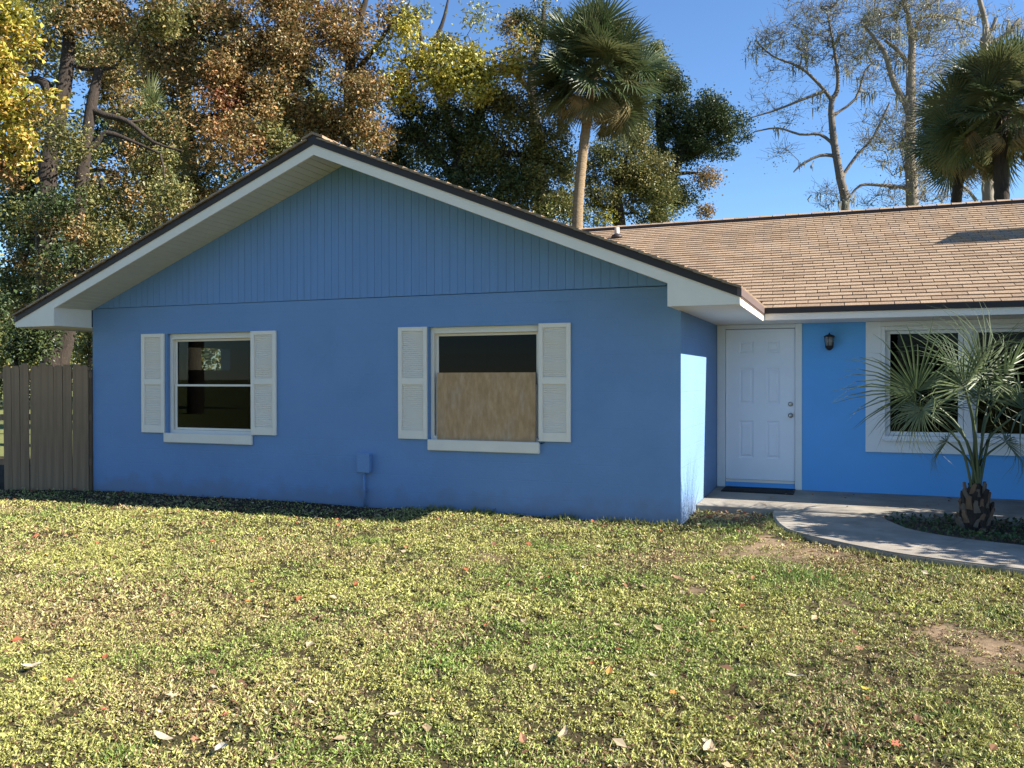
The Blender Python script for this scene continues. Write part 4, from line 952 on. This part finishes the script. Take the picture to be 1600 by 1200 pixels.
# low plants in the bed
n = 5200; x = rng.uniform(.4, 5, n); y = rng.uniform(8.4, 10.1, n); k = inside(bed_poly, x, y) & (rng.random(n) < np.clip(.25+vnoise(x,y,.3,41)+.4*(x > .9),0,1)); x, y = x[k], y[k]; n = len(x)
az = rng.uniform(0,2*math.pi,n); el = np.radians(rng.uniform(0,70,n)); D = np.stack([np.cos(el)*np.cos(az),np.cos(el)*np.sin(az),np.sin(el)],1); N = rand_unit(n); N[:,2] += 1; N -= D*(N*D).sum(1,keepdims=True); N /= np.linalg.norm(N,axis=1,keepdims=True)
L = rng.uniform(.025,.06,n); V, F = leaf_quads(np.stack([x,y,.05+rng.uniform(0,.10,n)*vnoise(x,y,.3,42)],1), D, N, L, L*.6); pa = np.array([(.06,.10,.03),(.09,.13,.04),(.16,.11,.06),(.05,.085,.03)])
meta(link('ground_cover', mesh_np('ground_cover', V, F, M_grass, False, np.repeat(pa[rng.integers(0,4,n)]*rng.uniform(.7,1.2,(n,1)),4,0))), 'low green ground cover filling the bed round the young palm', None, None, 'stuff')

# ------------------------------------------------------------------ fallen leaves
def star_leaf(seed, lob=5, slim=.5):
    r_ = random.Random(seed); b = MB(); n = lob*2+1; pts = []
    for i in range(n):
        a = math.radians(-150 + 300*i/(n-1)); rr = (1.0 if i % 2 else slim)*r_.uniform(.85,1.1)*(1-.25*abs(a)/2.6)
        pts.append((rr*math.cos(a)*.5, rr*math.sin(a)*.5, (.10*rr*rr*r_.uniform(.2,1.6))))
    b.v = [(0,0,0)] + pts + [(-.5,0,.03),(-.5,.02,.03),(-.12,.01,0.0),(-.12,-.01,0)]
    b.f = [(0,i,i+1) for i in range(1,n)] + [(n+1,n+2,n+3,n+4)]
    return b
def oval_leaf(seed):
    r_ = random.Random(seed); b = MB(); ts = [0,.2,.5,.8,1]; ws = [.02,.17,.22,.14,.01]
    for t, w in zip(ts, ws):
        z = .5*(t-.5)**2*r_.uniform(.5,2); b.v += [(t-.5, w*r_.uniform(.9,1.1), z+.5*w*r_.uniform(.2,1)), (t-.5,0,z), (t-.5,-w*r_.uniform(.9,1.1), z+.08*w*3)]
    for i in range(4): o = 3*i; b.f += [(o,o+1,o+4,o+3),(o+1,o+2,o+5,o+4)]
    return b
LCOL = {'tan': (.47,.35,.21), 'red': (.42,.11,.06), 'orange': (.55,.22,.05), 'yellow': (.60,.46,.06), 'cream': (.42,.34,.23), 'brown': (.25,.14,.08), 'pale': (.52,.46,.37), 'rust': (.35,.17,.09)}
lm = {}
def leaf_obj(u, v, size, colr, shape, label, seed):
    key = colr
    if key not in lm: lm[key] = mat('fallen_'+colr, LCOL[colr], .75, .22, 40., .2, 90.)
    b = star_leaf(seed) if shape == 's' else oval_leaf(seed)
    p = gp(u, v, .03)
    o = link('fallen_leaf', b.mesh('fallen_leaf', lm[key]), None, Matrix.Translation((p[0],p[1],gz(p[0],p[1])+.034)) @ Matrix.Rotation(random.uniform(0,6.28),4,'Z') @ Matrix.Rotation(random.uniform(-.25,.25),4,'X') @ Matrix.Rotation(random.uniform(-.2,.2),4,'Y') @ Matrix.Scale(size,4))
    meta(o, label, 'leaf', 'fallen leaves on the lawn')
for i, a in enumerate([
 (347,1172,.13,'pale','o','largest whitish dead leaf, at the bottom edge of the lawn left of centre'),
 (268,1088,.085,'tan','s','tan star-shaped leaf on grass, above the large whitish leaf at left'),
 (352,1118,.06,'red','s','bright red leaf just above the large whitish leaf on the lawn'),
 (305,1155,.055,'rust','s','rust leaf immediately left of the large whitish leaf'),
 (256,1153,.12,'cream','o','long cream leaf left of the rust leaf near the bottom edge'),
 (108,1063,.075,'red','s','red leaf beside the yellow leaf at the far left of the lawn'),
 (70,1063,.065,'yellow','o','single yellow leaf at the far left of the lawn'),
 (50,1042,.10,'cream','o','pale leaf above the yellow leaf at the far left'),
 (162,1111,.06,'red','s','small red leaf between the far left leaf pair and large whitish leaf'),
 (336,1077,.06,'cream','o','cream leaf standing in grass above the bright red leaf'),
 (250,1113,.04,'pale','o','tiny white scrap of leaf below the tan star-shaped leaf'),
 (952,1051,.085,'orange','o','vivid orange leaf at the centre of the lawn'),
 (920,1031,.085,'tan','s','tan lobed leaf just up and left of the vivid orange leaf'),
 (1020,1055,.07,'cream','o','thin cream leaf right of the vivid orange leaf'),
 (1050,1080,.06,'orange','s','small orange leaf below the thin cream leaf'),
 (1115,967,.08,'orange','s','orange lobed leaf below the bare dirt spot near the house corner'),
 (1060,905,.10,'brown','o','upright brown curled leaf at the bare dirt spot near the house corner'),
 (965,976,.075,'tan','o','tan leaf in mid lawn left of the orange lobed leaf'),
 (1243,1055,.10,'cream','o','long cream leaf on the lawn right of centre'),
 (1356,1076,.07,'yellow','o','yellowish leaf on the right part of the lawn'),
 (1398,1157,.075,'red','s','red star leaf near the bottom right of the lawn'),
 (1108,1168,.11,'tan','o','broad tan leaf at the bottom edge right of centre'),
 (880,1150,.09,'tan','o','flat tan leaf at the bottom edge, centre of lawn'),
 (818,1161,.08,'rust','o','rust brown leaf at the bottom edge left of the flat tan leaf'),
 (1342,1014,.08,'rust','s','rust leaf on the right lawn beside the dirt track'),
 (615,1122,.07,'cream','o','cream leaf standing in grass at lower left of centre'),
 (488,1105,.07,'cream','o','cream lobed leaf left of the standing cream leaf'),
 (427,1186,.07,'tan','s','tan leaf at the bottom edge right of the large whitish leaf'),
 (398,1010,.07,'tan','s','tan leaf in the left lawn below the faded grass patch'),
 (212,935,.08,'tan','o','tan leaf in the upper left lawn'),
 (388,938,.07,'orange','s','orange leaf in the upper left lawn right of the tan leaf'),]):
    leaf_obj(*a, i+3)
# countless small litter
n = 6000; x = rng.uniform(-13,4,n); y = rng.uniform(3,10.2,n)
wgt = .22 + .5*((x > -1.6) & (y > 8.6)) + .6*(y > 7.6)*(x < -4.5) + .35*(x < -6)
k = (rng.random(n) < wgt) & keep_lawn(x,y); x, y = x[k], y[k]
xs_ = rng.uniform(-1.55,-.75,120); ys_ = rng.uniform(9.3,10.05,120); x = np.concatenate([x,xs_]); y = np.concatenate([y,ys_])
xw = rng.uniform(-1.0,1.4,16); yw = rng.uniform(10.2,11.6,16); zw = np.full(16,.1)
n = len(x)+16; z = np.concatenate([gz(x,y)+rng.uniform(.008,.03,len(x)), zw]); x = np.concatenate([x,xw]); y = np.concatenate([y,yw])
az = rng.uniform(0,6.28,n); el = rng.uniform(-.3,.5,n); D = np.stack([np.cos(el)*np.cos(az),np.cos(el)*np.sin(az),np.sin(el)],1); N = rand_unit(n)*.5; N[:,2] += 1; N -= D*(N*D).sum(1,keepdims=True); N /= np.linalg.norm(N,axis=1,keepdims=True)
L = rng.uniform(.025,.075,n); V, F = leaf_quads(np.stack([x,y,z],1), D, N, L, L*rng.uniform(.5,.8,n), .15); pa = np.array([(.25,.13,.07),(.33,.17,.08),(.42,.31,.18),(.19,.10,.06),(.38,.12,.06),(.48,.38,.25)])
meta(link('leaf_litter', mesh_np('leaf_litter', V, F, M_litter, False, np.repeat(pa[rng.integers(0,6,n)]*rng.uniform(.7,1.2,(n,1)),4,0))), 'small brown dead leaves strewn over the lawn and porch corner', None, None, 'stuff')

#print('TRIS', sum(sum(len(p.vertices)-2 for p in m.polygons) if len(m.polygons) < 20000 else len(m.loops)-2*len(m.polygons) for m in bpy.data.meshes))
